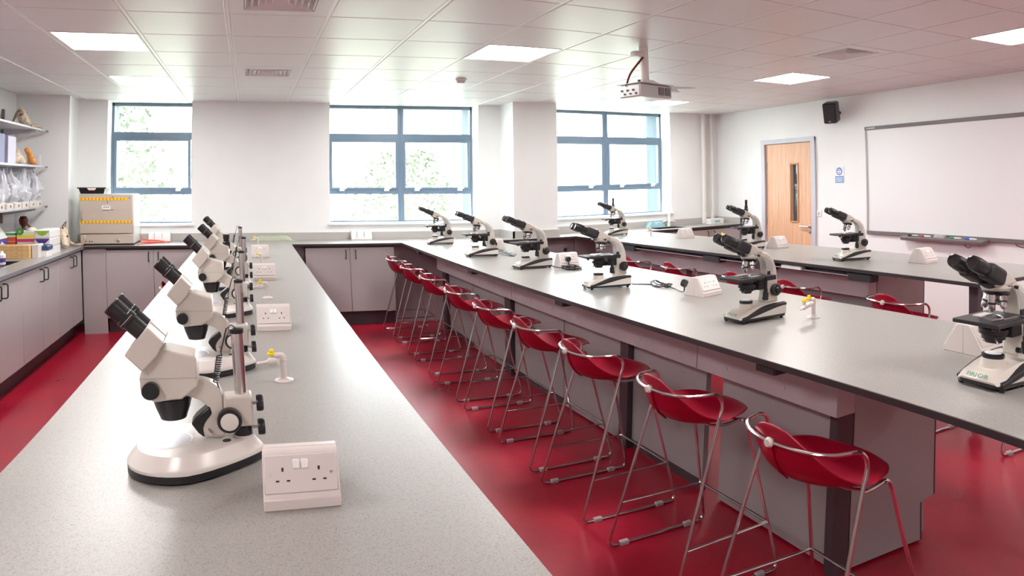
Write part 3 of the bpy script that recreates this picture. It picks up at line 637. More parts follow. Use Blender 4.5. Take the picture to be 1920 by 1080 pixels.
for y, x, lab in ((1.79, 3.985, 'red bar stool at lower right whose foot shows under the middle bench'), (2.66, 3.74, 'nearest red bar stool behind the middle bench, left of the large microscope'), (3.56, 3.74, 'red bar stool behind the middle bench, right of the gas tap'), (4.17, 3.74, 'red bar stool at the right bench mostly hidden behind a microscope stage'), (5.08, 3.74, 'red bar stool at the right bench behind the coiled cable'), (5.83, 3.74, 'farthest visible red bar stool at the right bench, behind a microscope knob')):
    dup(S0, (x, y, 0), 0, lab, GS2)
dup(S0, (-.50, 5.32, 0), PI * 0, 'red bar stool on the far side of the left bench, only its rail tip visible', 'red bar stool at the left bench')

# ------------------------------------------------------------------ stereo microscopes
def make_stereo():
    t = thing('stereo_microscope', '', '')
    def outline(s, z, dx=0):
        pts = []
        for k in range(40):
            a = 2 * PI * k / 40; c, sn = math.cos(a), math.sin(a)
            r = .14
            x = -.02 + .14 * c if c < 0 else -.02 + .175 * c
            y = (.128 * sn) * (1 if c < 0 else (1 - .52 * c ** 1.3))
            pts.append((x * s + dx, y * s, z))
        return pts
    MB().loft([outline(.93, .0), outline(1.0, .005), outline(1.0, .022)]).build('base_foot', 'black', t)
    bd = MB().loft([outline(1.0, .022), outline(1.005, .029), outline(.985, .034), outline(.875, .0555), outline(.855, .0595), outline(.83, .0600)]).build('base', 'cream2', t)
    MB().use('film').lathe([(.050, 0), (.050, .0015)], (-.065, 0, .0602), n=28).build('stage_plate', parent=bd)
    MB().lathe([(.054, 0), (.054, .001)], (-.065, 0, .0600), n=28).build('stage_ring', 'white', bd)
    MB().lathe([(.010, 0), (.010, .001)], (.068, -.03, .0600), n=16).build('clip_hole', 'hole', bd)
    for (x, y) in ((-.12, -.01), (-.01, .03), (-.01, -.03), (.0, .045), (.0, -.045)): MB().lathe([(.002, 0), (.002, .0008)], (x, y, .0603), n=8).build('screw', 'steel', bd)
    # post and clamp
    px = .108
    MB().lathe([(.0145, .06), (.0145, .315), (.012, .318)], (px, 0, 0), n=24).build('post', 'chrome', t)
    MB().lathe([(.0165, .312), (.0165, .322), (.008, .324)], (px, 0, 0), n=20).build('post_cap', 'black', t)
    MB().lathe([(.024, .058), (.024, .064)], (px, 0, 0), n=24).build('post_flange', 'cream2', t)
    MB().lathe([(.022, .064), (.022, .086)], (px, 0, 0), n=24).build('stop_collar', 'black', t)
    MB().box(.066, .134, -.026, .026, .088, .165).build('focus_block', 'cream', t, bevel=.006)
    for s in (-1, 1):
        k = MB().lathe([(.027, 0), (.029, .004), (.029, .022), (.026, .025), (0, .025)], (.078, .026 * s, .112), (0, s, 0), 28).build('focus_knob', 'black', t)
        MB().lathe([(.021, .0255), (.021, .028), (.019, .029), (0, .029)], (.078, .026 * s, .112), (0, s, 0), 24).build('knob_cap', 'cream2', k)
    for z in (.142, .082):
        MB().tube([(.13, -.012, z), (.146, -.012, z)], .004, 8).build('clamp_screw', 'steel', t)
        MB().lathe([(.019, 0), (.020, .003), (.020, .014), (.018, .017), (0, .017)], (.143, -.012, z), (1, 0, 0), 20).build('clamp_knob', 'black', t)
    # arm (side plate) from clamp to head
    P = lambda px_, py_: ((px_ - 371) / 800.0, (856 - py_) * .00135 + (486 - px_) * .00004)
    arm = [P(*q) for q in ((345, 715), (371, 703), (390, 706), (405, 711), (416, 719), (423, 731), (424, 808), (384, 808), (380, 797), (384, 783), (398, 768), (396, 755), (384, 743), (366, 736), (345, 734))]
    MB().prism(arm, -.021, .021).build('arm', 'cream', t, bevel=.005, seg=3)
    MB().prism([P(*q) for q in ((398, 752), (402, 765), (388, 781), (383, 791), (385, 809), (374, 800), (362, 783), (371, 772))], -.024, .024).build('lamp', 'black', t, bevel=.004)
    MB().lathe([(.005, 0), (.005, .004)], (P(409, 779)[0], -.018, P(409, 779)[1]), (0, -1, 0), 12).build('screw', 'steel', t)
    MB().tube([(P(393, 793)[0], -.018, P(393, 793)[1]), (P(400, 798)[0], -.036, P(400, 798)[1])], .003, 8).build('lever', 'steel', t)
    # head
    prof = [P(*q) for q in ((277, 716), (277, 694), (279, 688), (287, 678), (318, 649), (326, 648), (379, 660), (381, 664), (380, 712), (366, 722), (350, 734), (300, 738), (290, 732))]
    hd = MB(); ws = [(.030, .90), (.044, 1.0)]
    hd.prism(prof, -.044, .044); hd.build('head', 'cream', t, bevel=.010, seg=3)
    MB().prism([P(*q) for q in ((276.4, 697), (380.6, 697), (380.6, 695.6), (276.4, 695.6))], -.0448, .0448).build('head_seam', 'grey_in', t, smooth=0)
    MB().use('black').lathe([(.045, 0), (.044, -.006), (.040, -.022), (.031, -.046), (.030, -.050), (.026, -.050), (.024, -.04)], (P(330, 737)[0], 0, P(330, 737)[1]), n=32).build('objective_cone', parent=t)
    for s in (-1, 1):
        k = MB().lathe([(.012, 0), (.019, .004), (.020, .020), (.018, .023), (0, .023)], (P(297, 714)[0], .044 * s, P(297, 714)[1]), (0, s, 0), 24).build('zoom_knob', 'black', t)
        # eyepiece tube housing + eyepiece
        ey = .034 * s; hs = [P(*q) for q in ((255, 653), (297, 606), (326, 632), (312, 655), (286, 681), (283, 680))]
        hh = MB().prism(hs, ey - .029, ey + .029).build('tube_housing', 'cream', t, bevel=.007, seg=2)
        c0 = Vector((P(284, 618)[0], ey, P(284, 618)[1])); c1 = Vector((P(232, 573)[0], ey, P(232, 573)[1])); ax = (c1 - c0).normalized(); L = (c1 - c0).length
        e = MB().lathe([(.0195, -.02), (.0195, L * .36), (.0225, L * .38), (.0225, L * .55), (.0205, L * .57), (.0215, L * .97), (.0195, L * 1.0), (.013, L * 1.0), (.012, L * .96), (0, L * .96)], c0, ax, 28).build('eyepiece', 'black', t)
        MB().lathe([(.0118, L * .962), (.0118, L * .97), (0, L * .974)], c0, ax, 20).build('lens', 'hole', e)
        for k in range(7):
            a = -PI / 2 * 0 + (k - 3) * .16; e1 = Vector((0, 1, 0)); e2 = ax.cross(e1)
        MB().tube([c0 + ax * (L * .46) + (e1 * -.0228 * math.cos(q) + e2 * .0228 * math.sin(q)) for q in [(-.9 + .3 * j) for j in range(7)]], .0005, 4).build('scale_marks', 'white', e)
    # coiled lamp cable from the post top to the arm
    pts = [Vector((px, 0, .323)), Vector((px - .012, -.004, .332)), Vector((px - .024, -.010, .325)), Vector((px - .040, -.012, .27))]
    for k in range(100):
        a = k * .75; u = k / 99; pts.append(Vector((px - .044 - .012 * u + .0065 * math.cos(a), -.014 + .0065 * math.sin(a), .262 - .062 * u)))
    pts.append(Vector((P(420, 735)[0], -.006, P(420, 735)[1]))); MB().tube(pts, .0018, 5).build('coiled_cable', 'black', t)
    return t
ST0 = make_stereo(); GM = 'stereo microscopes in a row on the left bench'
spots = [((-.156, 1.615, ZT), math.radians(1.5), 'largest cream stereo microscope, nearest on the left bench'), ((-.165, 2.45, ZT), math.radians(1), 'second nearest cream stereo microscope on the left bench'), ((-.168, 3.51, ZT), 0, 'third cream stereo microscope from the near end, the middle of five'),
         ((-.166, 4.42, ZT), math.radians(-4), 'fourth cream stereo microscope from the near end of the left bench'), ((-.205, 5.46, ZT), math.radians(-6), 'farthest and smallest-looking cream stereo microscope on the left bench')]
for k, (loc, rz, lab) in enumerate(spots):
    if k == 0: ST0.location = loc; ST0.rotation_euler = (0, 0, rz); tag(ST0, lab, 'microscope', GM)
    else:
        r = dup(ST0, loc, rz, lab)
        if k == 3: MB().lathe([(.024, .250), (.024, .292), (.019, .296), (.019, .310), (.022, .313), (.022, .340), (0, .341)], (-.005, 0, 0), n=20).build('camera_tube', 'black', r)

# ------------------------------------------------------------------ biological microscopes
def make_bio():
    t = thing('biological_microscope', '', '')
    Q = lambda zx, zy: ((zx - 620) / 2043.0, (955 - zy) / 2043.0)
    # base body: plan narrows to the front
    def ring(x0, x1, wf, wb, z, c=.02):
        return [(x0, -wf + c, z), (x0 + c, -wf, z), (x1 - c * .6, -wb, z), (x1, -wb + c * .6, z), (x1, wb - c * .6, z), (x1 - c * .6, wb, z), (x0 + c, wf, z), (x0, wf - c, z)]
    MB().loft([ring(-.142, .142, .070, .078, .011), ring(-.143, .143, .071, .079, .022)]).build('base_rim', 'black', t)
    # white sloping base body
    bs = MB()
    secs = [(-.139, .062, .028), (-.125, .065, .038), (-.10, .067, .051), (-.06, .068, .062), (0, .070, .071), (.06, .072, .078), (.10, .074, .076), (.138, .074, .066)]
    rings = []
    for x, wd, zt in secs: rings.append([(x, -wd, .020), (x, -wd, zt * .72), (x, -wd * .78, zt), (x, wd * .78, zt), (x, wd, zt * .72), (x, wd, .020)])
    bs.loft(rings); base = bs.build('base', 'cream', t, bevel=.004)
    for s in (-1, 1):   # dark curved band sweeping over the side
        pts = []; o2 = []
        for k in range(13):
            u = k / 12; x = -.128 + .268 * u; z = .022 + .046 * math.sin(u * PI / 2) ** 1.05; wdt = .006 + .0055 * math.sin(min(1, u * 1.1) * PI)
            yb = (.0685 + .0075 * u) ; pts.append((x, z, wdt, yb))
        rg = []
        for x, z, h, yb in pts: rg.append([(x, s * (yb - .016), z - h), (x, s * (yb + .0045), z - h), (x, s * (yb + .0045), z + h * .7), (x, s * (yb - .016), z + h + .003)])
        MB().loft(rg).build('side_band', 'blackm', base, bevel=.002, seg=1)
        rg = []
        for x, z, h, yb in pts: rg.append([(x, s * (yb - .02), .020), (x, s * (yb + .001), .020), (x, s * (yb + .001), max(.0205, z - h)), (x, s * (yb - .02), max(.0205, z - h))])
        MB().loft(rg).build('side_panel', 'cream2', base, smooth=20)
        for fx in (-.118, .122): MB().lathe([(.008, 0), (.010, .011)], (fx, s * .062, 0), n=14).build('foot', 'black', t)
    MB().lathe([(.040, .045), (.036, .060), (.031, .084)], (-.052, 0, 0), n=28).build('lamp_housing', 'cream', t)
    lp = MB().lathe([(.031, .082), (.032, .084), (.032, .094), (.028, .096), (.026, .0965)], (-.052, 0, 0), n=28).build('lamp_ring', 'black', t)
    MB().lathe([(.024, .0965), (.020, .0985), (0, .0995)], (-.052, 0, 0), n=24).build('lens', 'white', lp)
    # arm
    arm = [(.044, .075), (.134, .072), (.131, .12), (.127, .18), (.118, .232), (.100, .272), (.072, .300), (.040, .315), (.0, .321), (-.05, .321), (-.05, .308), (-.005, .303), (.030, .288), (.050, .262), (.056, .22), (.056, .14)]
    MB().prism(arm, -.026, .026).build('arm', 'cream', t, bevel=.010, seg=3)
    MB().prism([(.060, .215), (.094, .215), (.094, .245), (.078, .270), (.052, .288), (.035, .295), (.056, .262)], -.0268, .0268).build('arm_inset', 'grey_in', t, smooth=0)
    MB().box(.058, .078, -.028, .028, .200, .224).build('arm_label', 'black', t, bevel=.002, seg=1)
    for s in (-1, 1):
        k = MB().lathe([(.020, 0), (.028, .003), (.029, .020), (.026, .024), (.017, .026), (.017, .036), (.015, .039), (0, .039)], (.104, .026 * s, .132), (0, s, 0), 28).build('focus_knob', 'black', t)
        MB().lathe([(.007, .0392), (.007, .040), (0, .0405)], (.104, .026 * s, .132), (0, s, 0), 14).build('knob_cap', 'blackm', k)
    # head
    hd = [Q(456, 235), Q(480, 222), Q(505, 217), Q(560, 240), Q(652, 298), Q(652, 316), Q(440, 322), Q(448, 270)]
    MB().prism(hd, -.038, .038).build('head', 'cream', t, bevel=.010, seg=3)
    np_ = MB().lathe([(.042, .312), (.044, .302), (.040, .293), (.034, .287)], (-.036, 0, 0), n=28).build('nosepiece_mount', 'cream', t)
    A = Vector((-.25, 0, -1)).normalized(); o0 = Vector((-.034, 0, .291))
    MB().lathe([(.038, 0), (.041, .002), (.041, .009), (.033, .014), (.024, .019)], o0, A, 28).build('nosepiece', 'black', t)
    for k, ln in enumerate((.054, .044, .038, .050)):
        a = k * PI / 2 + PI; B = Vector((math.cos(a), math.sin(a), 0)); d = (A * 1.0 + B * .28).normalized()
        if k == 0: d = Vector((-.02, 0, -1)).normalized()
        p = o0 + A * .012 + B * .020
        ob = MB().use('chrome').lathe([(.0120, 0), (.0120, ln * .45)], p, d, 16).use('black').lathe([(.0126, ln * .45), (.0126, ln * .58)], p, d, 16).use('chrome').lathe([(.0102, ln * .58), (.0102, ln * .85), (.006, ln)], p, d, 16).build('objective', parent=t)
    MB().tube([(-.045, -.035, .311), (-.035, -.058, .308)], .0022, 6).build('head_screw', 'chrome', t)
    MB().lathe([(.0, 0), (.0055, .001), (.0055, .012), (0, .013)], (-.035, -.056, .308), (.3, -1, -.1), 10).build('head_screw_knob', 'black', t)
    # binocular body and eyepieces
    c0 = Vector((-.068, 0, .333)); ax = Vector((-.155, 0, .066)).normalized()
    MB().lathe([(.034, -.012), (.036, 0), (.036, .014)], c0, ax, 24).build('tube_mount', 'black', t)
    for s in (-1, 1):
        y = .031 * s; o = c0 + Vector((0, y, 0)); upv = Vector((0, 1, 0)).cross(ax) * -1
        a = o + ax * .012
        rot = Matrix((ax, Vector((0, 1, 0)), ax.cross(Vector((0, 1, 0))))).transposed()
        MB().box(-.008, .078, -.0265, .0265, -.026, .025, rot, a).build('prism_housing', 'blackm', t, bevel=.013, seg=3)
        e = MB().lathe([(.0205, .06), (.0205, .095), (.0235, .098), (.0235, .128), (.0225, .133), (.0220, .147), (.0195, .151), (.0140, .151), (.0135, .146), (0, .146)], a, ax, 24).build('eyepiece', 'black', t)
        MB().lathe([(.0195, .1485), (.0200, .152), (.0170, .153), (.0160, .150)], a, ax, 24).build('eyepiece_ring', 'ringdark', e)
        MB().lathe([(.0132, .1465), (.0132, .148), (0, .1500)], a, ax, 18).build('lens', 'lensblue', e)
    # stage
    st = MB().box(-.160, .050, -.076, .070, .1955, .2085).build('stage', 'blackm', t, bevel=.002, seg=1)
    MB().box(-.150, -.140, -.072, -.05, .186, .198).build('stage_stop', 'black', st, bevel=.002, seg=1)
    MB().box(.0, .062, -.085, -.05, .190, .212).build('stage_slide', 'black', st, bevel=.002, seg=1)
    MB().lathe([(.020, 0), (.020, .0008)], (-.052, 0, .2085), n=20).build('stage_opening', 'hole', st)
    ch = MB().tube(catmull([(-.125, -.035, .2115), (-.10, -.045, .213), (-.07, -.040, .214), (-.045, -.020, .213), (-.03, .0, .2115)], 4), .003, 6)
    ch.build('slide_holder', 'chrome', st)
    MB().box(-.09, -.02, .018, .045, .2086, .2125).build('slide', 'cream2', st, smooth=0); MB().box(-.08, .0, -.055, -.043, .2086, .2125).build('slide_guide', 'chrome', st, smooth=0)
    MB().box(.0, .060, -.030, .030, .140, .199).build('stage_bracket', 'blackm', t, bevel=.004, seg=1)
    MB().lathe([(.0075, .20), (.0075, .152), (.010, .150), (.010, .135), (.0145, .133), (.0145, .102), (.012, .098), (0, .098)], (.012, -.066, 0), n=20).build('stage_control', 'black', t)
    cn = MB().lathe([(.034, .198), (.034, .176), (.042, .174), (.042, .158), (.034, .154), (.034, .142), (.026, .138), (.024, .130), (0, .130)], (-.050, 0, 0), n=28).build('condenser', 'black', t)
    MB().tube([(-.075, -.02, .148), (-.112, -.05, .143)], .003, 6).build('iris_lever', 'steel', cn)
    MB().box(-.02, .05, -.018, .018, .140, .165).build('condenser_mount', 'black', t, bevel=.003, seg=1)
    MB().lathe([(.009, 0), (.009, .012)], (.035, -.026, .098), (0, -1, 0), 12).build('small_knob', 'black', t)
    text('PRIOR', .021, 'maker_mark', 'green', t, (-.1335, .002, .0385), (math.radians(42), 0, -PI / 2), .0004, 1.15)
    return t
B0 = make_bio(); GB = 'biological microscopes on the middle and right benches'
bio = [((2.155, 2.375, ZT), 0, 'cream biological microscope left of the yellow gas tap on the middle bench'), ((2.105, 3.71, ZT), math.radians(-7), 'cream microscope with glaring stage in the middle of the bench, coiled cable behind it'), ((2.125, 4.91, ZT), math.radians(2), 'third cream microscope from the far end of the middle bench'),
       ((2.07, 5.93, ZT), math.radians(-4), 'second cream microscope from the far end of the middle bench'), ((2.065, 7.27, ZT), math.radians(-3), 'farthest cream microscope on the middle bench, before the middle window'), ((2.118, 1.145, ZT), math.radians(0), 'largest cream biological microscope, cut by the right edge of the photo')]
for k, (loc, rz, lab) in enumerate(bio):
    if k == 0: B0.location = loc; B0.rotation_euler = (0, 0, rz); tag(B0, lab, 'microscope', GB)
    else: dup(B0, loc, rz, lab)
for loc, rz, lab, tri in (((4.25, 7.27, ZT), math.radians(-6), 'far trinocular microscope with upright tube, before the right window', True), ((4.27, 4.80, ZT), math.radians(-12), 'trinocular microscope with upright tube on the right bench before the door', True), ((4.245, 3.53, ZT), math.radians(-16), 'binocular microscope on the right bench in front of the whiteboard corner', False)):
    r = dup(B0, loc, rz, lab)
    if tri: MB().lathe([(.020, .345), (.020, .372), (.016, .376), (.016, .398), (.0125, .402), (.0125, .455), (0, .456)], (-.03, 0, 0), n=20).build('camera_tube', 'black', r)

# ------------------------------------------------------------------ socket pedestals
def make_socket(double_side=True):
    t = thing('socket_pedestal', '', '')   # origin: base centre; width x .155, depth y .155 ; sockets face -y
    for s in ((-1,) if not double_side else (-1, 1)):
        prof = [(0, 0), (-.078 , 0), (-.078, .024), (-.070, .030), (-.028, .102), (-.020, .108), (0, .108)]
        pr = [(a * -s * -1 if False else a * (1 if s < 0 else -1), z) for a, z in prof]
        MB().prism([(a, z) for a, z in pr], -.078, .078, 'x').build('body', 'sock', t, bevel=.0025, seg=2)
        # sloped plate: from (-.070,.030) to (-.028,.102)
        a = Vector((0, -.0715 * -s * -1, .031)); 
        e1 = Vector((1, 0, 0)); p0 = Vector((0, .0702 * s, .0300)); p1 = Vector((0, .0282 * s, .1018)); e2 = (p1 - p0).normalized(); nn = Vector((0, s * e2.z, -e2.y * s)); L = (p1 - p0).length
        rot = Matrix((e1, e2, nn)).transposed()
        pl = MB().box(-.074, .074, .004, L - .001, 0, .004, rot, p0).build('face_plate', 'sock', t, bevel=.0015, seg=1)
        for cx in (-.037, .037):
            dk = MB().box(cx - .0022, cx + .0022, .048, .056, .0035, .0044, rot, p0)
            for q in (-.011, .011): dk.box(cx + q - .0035, cx + q + .0035, .027, .0305, .0035, .0044, rot, p0)
            dk.build('pin_holes', 'hole', pl, smooth=0)
        for q in (-.0085, .0085): MB().box(q - .0075, q + .0075, .052, .072, .003, .0085, rot, p0).build('rocker_switch', 'white', pl, bevel=.002, seg=1)
        for q in (-.062, .062): MB().lathe([(.0032, 0), (.0032, .0008)], p0 + e1 * q + e2 * .042 + nn * .004, nn, 10).build('screw', 'steel', pl)
    return t
K0 = make_socket(); GK = 'white socket pedestals on the benches'
socks = [((.072, 1.395, ZT), math.radians(-4), 'nearest white socket pedestal on the left bench, front centre-left'), ((.082, 3.145, ZT), math.radians(0), 'second white socket pedestal on the left bench'), ((.075, 4.79, ZT), 0, 'third white socket pedestal on the left bench'), ((.068, 6.25, ZT), 0, 'farthest white socket pedestal on the left bench'),
         ((2.40, 3.09, ZT), math.radians(9), 'white socket pedestal left of the microscope beside the gas tap'), ((2.40, 4.86, ZT), math.radians(-4), 'white socket pedestal with a black plug and cable heap behind it'), ((2.40, 6.46, ZT), 0, 'white socket pedestal with black plug near the far end of the middle bench'), ((2.395, 1.394, ZT), 0, 'white socket pedestal behind the largest microscope at right'),
         ((4.60, 6.28, ZT), math.radians(4), 'farthest white socket pedestal on the right bench'), ((4.50, 4.64, ZT), math.radians(4), 'white socket pedestal on the right bench in front of the door'), ((4.47, 3.02, ZT), math.radians(2), 'white socket pedestal on the right bench below the pen tray')]
for k, (loc, rz, lab) in enumerate(socks):
    if k == 0: K0.location = loc; K0.rotation_euler = (0, 0, rz); tag(K0, lab, 'socket', GK)
    else: dup(K0, loc, rz, lab)
for loc, lab in (((1.315, 8.04, ZT), 'white sockets against the upstand below the middle window'), ((-1.09, 8.04, ZT), 'white sockets against the upstand right of the incubator')):
    r = thing('wall_socket', lab, 'socket', loc, 0, 'white sockets at the back of the window worktop')
    MB().prism([(.05, .0), (-.04, 0), (-.04, .03), (-.01, .108), (.05, .108)], -.125, .125, 'x').build('body', 'white', r, bevel=.003)
    for q in (-.06, .03): MB().box(q, q + .004, -.045, -.02, .03, .1).build('seam', 'grey_in', r, smooth=0)

# ------------------------------------------------------------------ gas taps
def make_tap(two):
    t = thing('gas_tap', '', '')
    MB().lathe([(.032, 0), (.032, .004), (.014, .010), (.0100, .014), (.0100, .070), (.013, .074)], n=22).tube(smoothpath([(0, 0, .068), (0, 0, .090), (-.03, 0, .088)], .018), .0105, 12).build('column', 'sock', t)
    MB().lathe([(.013, 0), (.013, .026), (.009, .030), (.006, .034), (.005, .058), (.0065, .060), (.004, .066)], (-.022, -.004, .072), (-1, -.1, -.08), 14).build('nozzle', 'sock', t)
    k = MB().lathe([(.008, .075), (.008, .094)], (-.036, 0, 0), n=12).build('valve', 'sock', t)
    MB().cbox(-.052, -.024, -.008, .008, .090, .101, .003).build('lever', 'yellow', k, bevel=.002)
    MB().cbox(-.044, -.030, -.006, .010, .101, .112, .003).build('lever_grip', 'yellow', k, bevel=.002)
    if two:
        MB().lathe([(.011, 0), (.011, .05), (.006, .055), (.005, .085), (.003, .088)], (-.06, -.005, .066), (-1, -.25, -.04), 12).build('nozzle', 'sock', t)
        v = MB().lathe([(.008, .066), (.008, .092)], (-.095, -.012, 0), n=12).build('valve', 'sock', t)
        MB().cbox(-.105, -.085, -.021, -.003, .088, .103, .003).build('lever', 'yellow', v, bevel=.002)
    return t
T0 = make_tap(False); T2 = make_tap(True); GT = 'gas taps with yellow levers on the benches'
T0.location = (.082, 2.268, ZT); tag(T0, 'nearest cream gas tap with yellow lever on the left bench', 'gas tap', GT)
dup(T0, (.075, 3.98, ZT), .1, 'second gas tap with yellow lever on the left bench'); dup(T0, (.07, 5.62, ZT), .05, 'third gas tap with yellow lever on the left bench'); dup(T0, (.06, 7.31, ZT), 0, 'farthest gas tap with yellow lever on the left bench')
T2.location = (2.385, 2.205, ZT); T2.rotation_euler = (0, 0, .15); tag(T2, 'double gas tap with two yellow levers on the middle bench', 'gas tap', GT)
dup(T0, (4.47, 6.80, ZT), 0, 'gas tap with yellow lever far down the right bench'); dup(T0, (4.49, 5.42, ZT), 0, 'gas tap on the right bench, its yellow lever seen between microscope eyepieces')

# ------------------------------------------------------------------ plugs and cables
def cable(name, pts, r, key, label, cat='cable', group=None):
    o = MB().tube(catmull(pts, 6), r, 7).build(name, key); return tag(o, label, cat, group)
GP = 'black plugs in the socket pedestals'
for (x, y, lab) in ((2.37, 4.785, 'black plug in the middle-bench socket beside the cable heap'), (2.37, 6.385, 'black plug in the farthest middle-bench socket')):
    t = thing('plug', lab, 'plug', (x, y - .012, ZT + .066), 0, GP)
    MB().loft([[(.024 * math.cos(a), .0 + .012 * 0 + .018, .024 * math.sin(a)) for a in [2 * PI * k / 6 for k in range(6)]], [(.024 * math.cos(a), -.012, .022 * math.sin(a)) for a in [2 * PI * k / 6 for k in range(6)]]]).build('plug_body', 'black', t, bevel=.003)
    MB().tube([(0, -.008, -.02), (0, -.012, -.045)], .0045, 8).build('strain_relief', 'black', t)
t = thing('plug', 'black plug in the left side of the socket beside the gas-tap microscope', 'plug', (2.335, 3.185, ZT + .062), 0, GP)
MB().lathe([(.022, -.012), (.024, 0), (.022, .016), (0, .018)], (0, 0, 0), (-.4, 1, .3), 10).build('plug_body', 'black', t)
MB().tube([(0, 0, -.018), (0, .004, -.045)], .004, 8).build('strain_relief', 'black', t)
def heap(cx, cy, rx, ry, seed, lead, label, key='black', r=.0036, turns=4, lead2=None):
    rr = random.Random(seed); pts = list(lead)
    for k in range(turns * 8):
        a = 2 * PI * k / 8 + seed; q = 1 + rr.uniform(-.25, .25)
        pts.append((cx + rx * q * math.cos(a), cy + ry * q * math.sin(a), ZT + r + rr.uniform(0, .022) * (k % 3 > 0)))
    if lead2: pts += list(lead2)
    pts = [(x, y, max(z, ZT + r)) for x, y, z in pts]
    return cable('power_cable', pts, r, key, label, 'cable', 'coiled power cables on the middle bench')
heap(2.345, 4.66, .055, .10, 1, [(2.27, 4.92, ZT + .02), (2.29, 4.80, ZT)], 'tangled black cable heap in front of the socket, right of the third microscope', turns=4, lead2=[(2.37, 4.73, ZT + .01), (2.37, 4.76, ZT + .025)])
heap(2.40, 3.52, .045, .085, 2, [(2.26, 3.76, ZT + .02), (2.30, 3.70, ZT), (2.34, 3.66, ZT)], 'loosely coiled dark cable right of the microscope with the glaring stage', turns=3, r=.003, lead2=[(2.40, 3.40, ZT), (2.36, 3.26, ZT), (2.345, 3.19, ZT + .015)])
heap(2.33, 6.02, .06, .22, 3, [(2.22, 5.97, ZT + .02), (2.26, 6.0, ZT)], 'black cable heap behind the second farthest microscope of the middle bench', turns=3, r=.003, lead2=[(2.36, 6.25, ZT), (2.37, 6.37, ZT + .02)])
cable('power_cable', [(2.21, 7.30, ZT + .03), (2.25, 7.24, ZT + .02), (2.30, 7.1, ZT + .003), (2.34, 6.9, ZT + .003), (2.33, 6.75, ZT + .003), (2.36, 6.6, ZT + .003)], .003, 'grey_in', 'thin grey cable trailing behind the farthest middle-bench microscope', 'cable', 'coiled power cables on the middle bench')

# ------------------------------------------------------------------ projector
PX, PY = 2.68, 4.12
t = thing('ceiling_projector', 'white and grey projector hanging from a ceiling pole', 'projector', (PX, PY, 2.20), math.radians(0))
MB().lathe([(.034, .10), (.034, .35)], n=24).build('pole', 'pipe', t)
MB().lathe([(.05, .27), (.05, .30), (.044, .31)], (-.055, 0, 0), n=16).build('cable_boss', 'pipe', t)
MB().loft([[(-.07, -.07, .07), (.10, -.07, .07), (.10, .07, .07), (-.07, .07, .07)], [(-.04, -.04, .105), (.05, -.04, .105), (.05, .04, .105), (-.04, .04, .105)]]).build('mount', 'pipe', t, bevel=.004)
MB().tube([(-.06, .0, .10), (.05, 0, .102)], .008, 8).build('mount_bolt', 'black', t)
A = math.radians(14); Rz = Matrix.Rotation(A, 3, 'Z')
MB().box(-.165, .165, -.11, .11, -.03, .062, Rz).build('housing', 'sock', t, bevel=.012, seg=2)
g = MB().use('grey_in')
MB().box(-.16, .16, -.113, -.108, -.02, .055, Rz).build('side_cover', 'grey_in', t, bevel=.002)
for k in range(2):
    g = MB().use('hole').box(.02 + k * .07, .075 + k * .07, -.118, -.112, -.008, .045, Rz); gg = g.build('grille', parent=t, smooth=0)
    for q in range(5): MB().box(.02 + k * .07, .075 + k * .07, -.120, -.117, -.004 + q * .010, -.001 + q * .010, Rz).build('slat', 'cab', gg, smooth=0)
MB().box(-.172, -.164, -.10, .10, -.022, .05, Rz).build('connector_panel', 'white', t, bevel=.002)
for k in range(6): MB().box(-.178, -.171, -.08 + k * .028, -.064 + k * .028, -.012 + (k % 2) * .025, .0 + (k % 2) * .025, Rz).build('port', 'black', t, smooth=0)
MB().box(-.17, .175, -.125, .125, .064, .070, Rz).build('top_plate', 'bframe2', t, bevel=.002)
MB().tube(catmull([(-.03, -.034, .265), (-.08, -.05, .22), (-.14, -.03, .14), (-.16, .0, .06), (-.165, .02, .03)], 6), .008, 8).build('cable', 'brown', t)
for k in range(3): MB().tube(catmull([(-.165, .02, .04), (-.17 + .02 * k, -.02, .05), (-.14 + .02 * k, -.07, .03 + .008 * k), (-.09, -.10 - .01 * k, .02)], 5), .004, 6).build('cable', ('black', 'green', 'black')[k], t)

# ------------------------------------------------------------------ back worktop things
t = thing('incubator', 'beige box incubator with yellow striped tapes beside the left window', 'incubator', (-1.605, 7.62, ZT))
MB().box(-.285, .285, .0, .40, .012, .545).build('cabinet', 'incub', t, bevel=.008)
MB().box(.275, .29, .015, .42, .02, .54).build('side_panel', 'incub2', t, bevel=.004)
MB().box(-.285, .29, .02, .42, 0, .014).build('base', 'black', t, smooth=0)
dr = MB().box(-.285, .285, -.028, -.002, .125, .548).build('door', 'incub', t, bevel=.008)
MB().box(-.278, .284, -.022, -.002, .018, .118).build('control_panel', 'incub', t, bevel=.005)
for k, (z, x1) in enumerate(((.480, .23), (.238, .28))):
    MB().box(-.284, x1, -.0305, -.028, z, z + .028).build('yellow_tape', 'tape', dr, smooth=0)
lb = MB().box(-.045, .045, -.0300, -.028, .385, .425).build('paper_label', 'white', dr, smooth=0)
b = MB()
for k in range(3): b.prism([(-.032 + k * .022, .398), (-.024 + k * .022, .398), (-.010 + k * .022, .416), (-.018 + k * .022, .416)], -.0308, -.0299)
b.box(-.045, .04, -.0306, -.0279, .371, .374).box(.045, .08, -.0296, -.0279, .378, .382)
b.build('label_print', 'black', lb, smooth=0)
for x, z, a in ((.07, .512, .5), (.015, .462, .5), (.255, .505, -.5)): MB().box(-.010, .010, -.031, -.028, -.003, .003, Matrix.Rotation(-a * 1.8, 3, 'Y'), (x, 0, z)).build('tape_scrap', 'black', dr, smooth=0)
MB().tube(smoothpath([(-.25, -.028, .27), (-.25, -.048, .28), (-.25, -.048, .36), (-.25, -.028, .37)], .012), .006, 8).build('handle', 'clear', dr)
